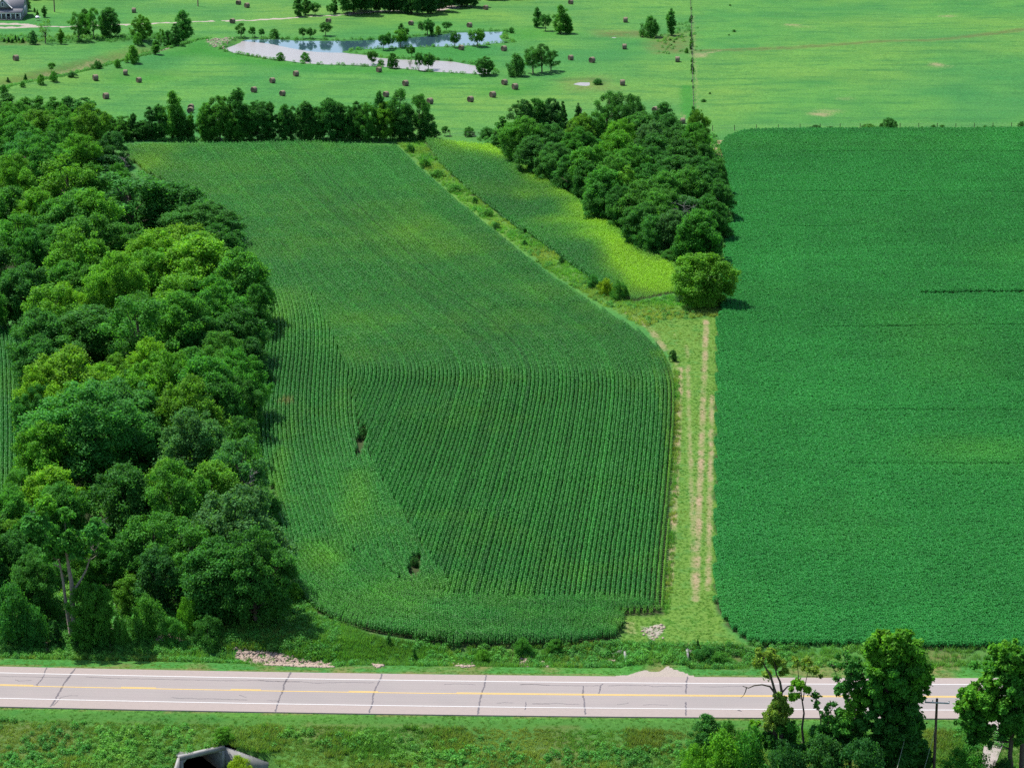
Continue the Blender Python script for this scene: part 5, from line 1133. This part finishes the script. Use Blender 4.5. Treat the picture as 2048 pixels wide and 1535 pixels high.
for cx, cy, rx, ry, a in ((290,335,50,22,.95),(310,300,70,10,.4),(560,640,40,60,.25),(722,1000,38,60,.42),(640,1130,60,34,.5),(830,470,70,26,.42),(900,505,60,18,.35),(690,800,36,80,.2),(860,1190,220,30,.2),(1255,1262,40,12,.55),(545,1000,26,160,.4),(1090,590,60,20,.22),(1325,720,26,10,.6),(470,600,30,80,.3),(1345,950,6,200,.5),(575,815,16,8,-.5),(740,650,60,20,.2),(1200,600,60,30,.2)):
    tint += (a * .6 if a > 0 else a) * emask(cX, cY, cx, cy, rx, ry)
tint = np.where(emask(cX, cY, 575, 815, 22, 11) > .3, tint, np.clip(tint, 0, 1)); lum = 1 + (vnoise(cX, cY, .035, 13) - .5) * .3 + rng.normal(0, .06, len(cX)) + rowv[ck]
csc = (.96 + (vnoise(cX, cY, .12, 14) - .5) * .25) * rng.uniform(.92, 1.08, len(cX)) * (1 + rowh[ck])
ed = seg_dist(cX, cY, P2([(1250,1232),(1325,1225),(1333,1150),(1341,1000),(1349,850),(1346,745),(1335,705)])); csc *= 1 - .42 * np.exp(-(ed / .9) ** 2); tint += .4 * np.exp(-(ed / .9) ** 2)
CORNP = [corn_proto(100 + i) for i in range(7)]
scatter("corn_crop", np.stack([cX, cY, height(cX, cY) - .02], 1), can, csc, rng.integers(0, 7, len(cX)), tint, lum, CORNP)
# second corn strip beyond the waterway, and the sliver left of the wood
SQ = P2(STRIP)
p4, a4, k4 = rows([(1350,660),(1200,560),(1100,485),(1010,424),(940,372),(880,318),(840,276)], lambda x, y: inside(x, y, SQ), -20, 110, .5, .7)
LQ = P2(LEFTCORN)
p5, a5, k5 = rows([(20,1020),(22,900),(20,800),(16,700),(0,630)], lambda x, y: inside(x, y, LQ), -8, 8)
sp = np.concatenate([p4, p5]); sX, sY = sp[:, 0], sp[:, 1]
t2 = (vnoise(sX, sY, .06, 21) - .5) * .3
for cx, cy, rx, ry, a in ((940,290,60,9,.8),(1020,312,40,12,.85),(1090,365,40,14,.75),(1160,425,40,16,.7),(1235,500,36,22,.9),(1265,535,50,22,1.1),(1300,570,50,24,1.0),(1225,590,30,10,.8),(1330,550,20,26,.9),(1050,400,30,14,.3),(1120,450,60,10,.35),(1190,480,50,12,.4),(1330,530,30,8,-.1),(1000,302,80,11,.9),(1075,345,46,12,.6),(1135,394,50,14,.7),(1205,452,46,18,.7)):
    t2 += a * emask(sX, sY, cx, cy, rx, ry)
t2 = np.clip(t2 * 1.25, 0, 1.2); l2 = 1 + .15 * np.minimum(t2, 1) + rowv[np.concatenate([k4, k5])] + (vnoise(sX, sY, .05, 23) - .5) * .3 + rng.normal(0, .06, len(sX))
scatter("corn_strip", np.stack([sX, sY, height(sX, sY) - .02], 1), np.concatenate([a4, a5]), rng.uniform(.85, 1.05, len(sX)) * (1 - .5 * np.clip(emask(sX, sY, 1300, 590, 90, 26), 0, 1)), rng.integers(0, 7, len(sX)), t2, l2, CORNP)
# beans
BQ = P2(BEAN); lo, hi = BQ.min(0), BQ.max(0)
bx, by = np.meshgrid(np.arange(lo[0], hi[0], .76), np.arange(lo[1], hi[1], .66)); bx = bx.ravel() + rng.uniform(-.1, .1, bx.size); by = by.ravel() + rng.uniform(-.2, .2, by.size)
m = inside(bx, by, BQ)
gaps = [([(1560,459),(1640,460),(1700,459)], .22), ([(1640,662),(1850,659),(2050,657)], .25), ([(1640,829),(1900,828),(2050,829)], .25), ([(1700,936),(1900,937),(2050,935)], .25), ([(1500,390),(1700,389),(2050,391)], .2), ([(1452,425),(1458,450)], 1.2), ([(1600,310),(1800,308),(2050,310)], .2)]
bare_k = np.zeros(bx.size)
for q, w in gaps: bare_k = np.maximum(bare_k, 1 - sstep(w * .6, w * 1.6 + .3, seg_dist(bx, by, P2(q))))
bare_k *= (.45 + .6 * vnoise(bx, by, .12, 33))
m &= ~((bare_k > .9) & (by > 500)); m &= seg_dist(bx, by, P2([(1848,592),(1900,591.5),(1950,590),(2000,590),(2070,589)])) > .85
for cx, cy, rx, ry in ((1440,598,10,5),(1437,620,4,14),(1441,494,8,4)): m &= emask(bx, by, cx, cy, rx, ry) < .45
bx, by, bk = bx[m], by[m], bare_k[m]
tb_ = (vnoise(bx, by, .04, 31) - .55) * .35 + .35 * emask(bx, by, 1960, 905, 140, 30)
tb_ = np.clip(tb_, 0, 1); lb = 1.08 + (vnoise(bx, by, .03, 32) - .5) * .22 + (vnoise(bx, by, .25, 34) - .5) * .2
lb += (vnoise(bx * 0, by, .45, 36) - .5) * .10 + (vnoise(bx, by * 0, 1.31, 37) - .5) * .07
bs = (1.02 - .34 * bk) * rng.uniform(.95, 1.06, len(bx)) * (.97 + .08 * vnoise(bx, by, .15, 35))
BEANP = [bean_proto(200 + i) for i in range(6)]
scatter("soybean_crop", np.stack([bx, by, height(bx, by) - .03], 1), rng.integers(0, 2, len(bx)) * math.pi + rng.uniform(-.15, .15, len(bx)) + math.pi / 2, bs, rng.integers(0, 6, len(bx)), tb_, lb, BEANP)

def spread(n, x0, x1, y0, y1, dens):
    x = rng.uniform(x0, x1, n); y = rng.uniform(y0, y1, n); k = dens(x, y); m = rng.uniform(0, 1, n) < k; return x[m], y[m]
SHORT = [grass_proto(300 + i, 30, .2, .3) for i in range(3)]; LONG = [grass_proto(310 + i, 34, .55, .35) for i in range(3)]
WEED = [weed_proto(320 + i) for i in range(4)]
def zone(kind):
    def f(x, y):
        u = road_u(x, y); au = np.abs(u)
        far_edge = 15.4 + (vnoise(x, y, .3, 41) - .5)
        if kind == 'mown': return ((u > 5.95) & (u < 9.8) | (u < -5.95) & (u > -9.5)) * (1 - pmask(x, y, [(1236,1349),(1270,1339),(1322,1331),(1345,1333),(1400,1350),(1400,1358),(1236,1358)], .4))
        if kind == 'slope': return ((u < -8.6) & (u > -45)) * (sdf(x, y, CARVE) > .4)
        if kind == 'ditch': return ((u > 9.2) & (u < far_edge)) * (1 - .85 * pmask(x, y, [(470,1285),(560,1290),(600,1298),(660,1305),(665,1325),(600,1326),(540,1318),(480,1302)], .5)) * (1 - .5 * sstep(20, 30, x)) * (1 - .9 * pmask(x, y, [(1284,1250),(1331,1248),(1331,1279),(1286,1281)], .4)) * ~inside(x, y, CORNQ) * ~inside(x, y, BQ)
    return f
def stone_d(x, y):
    m = pmask(x, y, [(470,1285),(560,1290),(600,1298),(660,1303),(665,1325),(600,1327),(540,1320),(480,1304)], .3) * .95
    for q, k in (([(205,1232),(250,1230),(255,1255),(215,1262)], .8), ([(80,1275),(100,1272),(102,1288),(82,1290)], .6), ([(744,1310),(765,1308),(764,1328),(748,1328)], .7), ([(905,1310),(945,1310),(945,1326),(915,1327)], .7), ([(1035,1302),(1060,1300),(1058,1320),(1038,1320)], .5), ([(1085,1308),(1098,1308),(1096,1322),(1086,1322)], .5), ([(305,1266),(370,1262),(372,1275),(310,1280)], .5), ([(1218,1302),(1236,1300),(1226,1312),(1208,1316)], .4), ([(210,1280),(224,1276),(228,1292),(214,1294)], .6), ([(1285,1250),(1331,1248),(1331,1278),(1288,1280)], .07)):
        m = np.maximum(m, pmask(x, y, q, .3) * k)
    return m
# mown and rough roadside grass
x1_, y1_ = spread(26000, -62, 66, 262, 330, zone('mown'))
x2_, y2_ = spread(60000, -62, 66, 255, 300, zone('slope'))
x3_, y3_ = spread(26000, -62, 66, 290, 330, lambda x, y: zone('ditch')(x, y) * .8)
LQn = P2(LANE); STR = [[(1361,735),(1358,830),(1352,960),(1345,1080),(1338,1170)], [(1376,730),(1377,800),(1384,1000),(1388,1190)], [(1412,640),(1410,720),(1406,800),(1402,920),(1396,1060),(1391,1200)], [(1424,790),(1422,900),(1419,1040),(1416,1180)], [(1255,625),(1300,655),(1330,700)]]
x4_, y4_ = spread(46000, 12, 40, 295, 480, lambda x, y: inside(x, y, LQn) * .5 * (1 - .85 * np.max([lmask(x, y, q, .4, .4) for q in STR], axis=0)))
xa_, ya_ = spread(30000, -40, -5, 296, 345, lambda x, y: pmask(x, y, [(440,1232),(585,1195),(640,1238),(760,1278),(900,1296),(900,1300),(700,1302),(450,1285)], .5) * ~inside(x, y, CORNQ) * (stone_d(x, y) < .3) * .9)
x9_, y9_ = spread(60000, 12, 40, 300, 440, lambda x, y: (seg_dist(x, y, P2([(1327,1225),(1335,1150),(1343,1000),(1351,850),(1349,745)]) ) < .6) * (~inside(x, y, CORNQ)) * .2)
x3_, y3_ = np.concatenate([x3_, xa_]), np.concatenate([y3_, ya_])
gxs = np.concatenate([x1_, x2_, x9_, x3_, x4_]); gys = np.concatenate([y1_, y2_, y9_, y3_, y4_])
long_ = np.concatenate([np.zeros(len(x1_), int), (vnoise(x2_, y2_, .25, 42) > .66).astype(int), np.ones(len(x9_) + len(x3_), int), np.zeros(len(x4_), int)])
gvi = rng.integers(0, 3, len(gxs)) + 3 * long_
gt = (vnoise(gxs, gys, .14, 43) - .45) * 1.1 + rng.normal(0, .12, len(gxs)); gt[len(x1_):len(x1_) + len(x2_)] += .30
gt = np.clip(gt, -.12, .6); gt[len(x1_) + len(x2_):len(x1_) + len(x2_) + len(x9_)] += .15
gl = 1 + (vnoise(gxs, gys, .3, 44) - .5) * .4
sc_ = rng.uniform(.7, 1.2, len(gxs)); sc_[:len(x1_)] *= .62; sc_[-len(x4_):] *= .6
scatter("roadside_grass", np.stack([gxs, gys, height(gxs, gys)], 1), rng.uniform(0, 6.28, len(gxs)), sc_, gvi, gt, gl, SHORT + LONG)
# weeds: ditch, slope patches, waterway, wood edges
WQ = P2(WATERWAY)
def weed_d(x, y):
    d = zone('ditch')(x, y) * sstep(.3, .6, vnoise(x, y, .22, 51)) * .75 * (stone_d(x, y) < .3)
    sl = zone('slope')(x, y) * np.clip(sstep(.66, .8, vnoise(x, y, .13, 52)) + sum(emask(x, y, *c) for c in ((80,1490,60,26),(240,1470,120,25),(900,1490,120,20),(1020,1505,90,18),(760,1465,60,10),(1250,1490,100,15),(40,1530,100,30),(330,1500,60,20),(880,1530,80,15),(590,1455,40,8))), 0, 1)
    return np.maximum(d, sl * .9)
w1, v1 = spread(34000, -62, 66, 258, 330, weed_d)
edgeW = P2(WOOD); edgeC = P2(COPSE)
w2, v2 = spread(60000, -75, 45, 300, 620, lambda x, y: inside(x, y, WQ) * sstep(.35, .7, vnoise(x, y, .25, 53)) * .5)
w3, v3 = spread(90000, -75, 45, 296, 620, lambda x, y: ((np.abs(sdf(x, y, edgeW)) < 1.3) | (np.abs(sdf(x, y, edgeC)) < 1.3)) * ~inside(x, y, CORNQ) * ~inside(x, y, BQ) * .6)
w6, v6 = spread(26000, -75, 45, 296, 620, lambda x, y: (inside(x, y, edgeW) | inside(x, y, edgeC)) * .8)
w4, v4 = spread(30000, -75, -20, 296, 345, lambda x, y: pmask(x, y, [(0,1250),(230,1240),(440,1225),(590,1190),(640,1235),(760,1275),(700,1300),(450,1282),(230,1300),(0,1300)], .5) * .5 * (stone_d(x, y) < .3))
hedge = lambda x, y: lmask(x, y, [(205,279),(530,281),(860,281)], 1.6, .8)
w5, v5 = spread(80000, -140, 70, 590, 800, lambda x, y: np.clip(lmask(x, y, CREEK, 3.5, 2) * .7 + lmask(x, y, [(0,80),(130,80),(300,74)], 5, 3) * .6 + hedge(x, y) * .9 + pmask(x, y, [(1310,70),(1375,45),(1380,105),(1318,106)], 4) * .15 + (np.abs(sdf(x, y, P2(POND)) - .6) < .7) * .5, 0, 1))
wx = np.concatenate([w1, w2, w3, w4, w6, w5]); wy = np.concatenate([v1, v2, v3, v4, v6, v5])
wt_ = np.clip((vnoise(wx, wy, .1, 54) - .5) * 1.0 + rng.normal(0, .12, len(wx)), -.3, .9); wt_ = np.clip(wt_, -.05, .7); wt_[len(w1):len(w1) + len(w2)] += .12
wl_ = 1.12 + (vnoise(wx, wy, .25, 55) - .5) * .5
ws = rng.uniform(.6, 1.25, len(wx)); ws[-len(w5):] *= 1.1; ws[-len(w5) - len(w6):-len(w5)] *= 1.9
scatter("weeds", np.stack([wx, wy, height(wx, wy) - .05], 1), rng.uniform(0, 6.28, len(wx)), ws, rng.integers(0, 4, len(wx)), wt_, wl_, WEED)
# long pale grass of the waterway
x6, y6 = spread(70000, -40, 45, 380, 620, lambda x, y: inside(x, y, WQ) * .6)
scatter("waterway_grass", np.stack([x6, y6, height(x6, y6)], 1), rng.uniform(0, 6.28, len(x6)), rng.uniform(.7, 1.3, len(x6)), rng.integers(0, 3, len(x6)), np.clip(.18 + (vnoise(x6, y6, .12, 61) - .5) * .9, 0, .6), 1.25 + (vnoise(x6, y6, .3, 62) - .5) * .4, LONG)
# stones
STN = [stone_proto(400 + i) for i in range(6)]
x7, y7 = spread(90000, -62, 24, 296, 330, stone_d)
x8, y8 = spread(60000, -130, -60, 620, 760, lambda x, y: pmask(x, y, [(410,88),(440,80),(470,76),(462,85),(446,97),(425,95)], .6) * .25 + lmask(x, y, [(310,110),(345,98),(375,85),(388,79)], .8, .4) * .4)
sx_ = np.concatenate([x7, x8]); sy_ = np.concatenate([y7, y8])
scatter("riprap_stones", np.stack([sx_, sy_, height(sx_, sy_) + .03], 1), rng.uniform(0, 6.28, len(sx_)), np.concatenate([rng.uniform(.6, 1.35, len(x7)), rng.uniform(.6, 1.6, len(x8))]), rng.integers(0, 6, len(sx_)), np.zeros(len(sx_)), np.ones(len(sx_)), STN)
print("tris-ish:", sum(len(o.data.polygons) for o in COL.objects if o.type == 'MESH'), "corn", len(cX), "bean", len(bx), "grass", len(gxs), "weeds", len(wx), "stones", len(sx_))
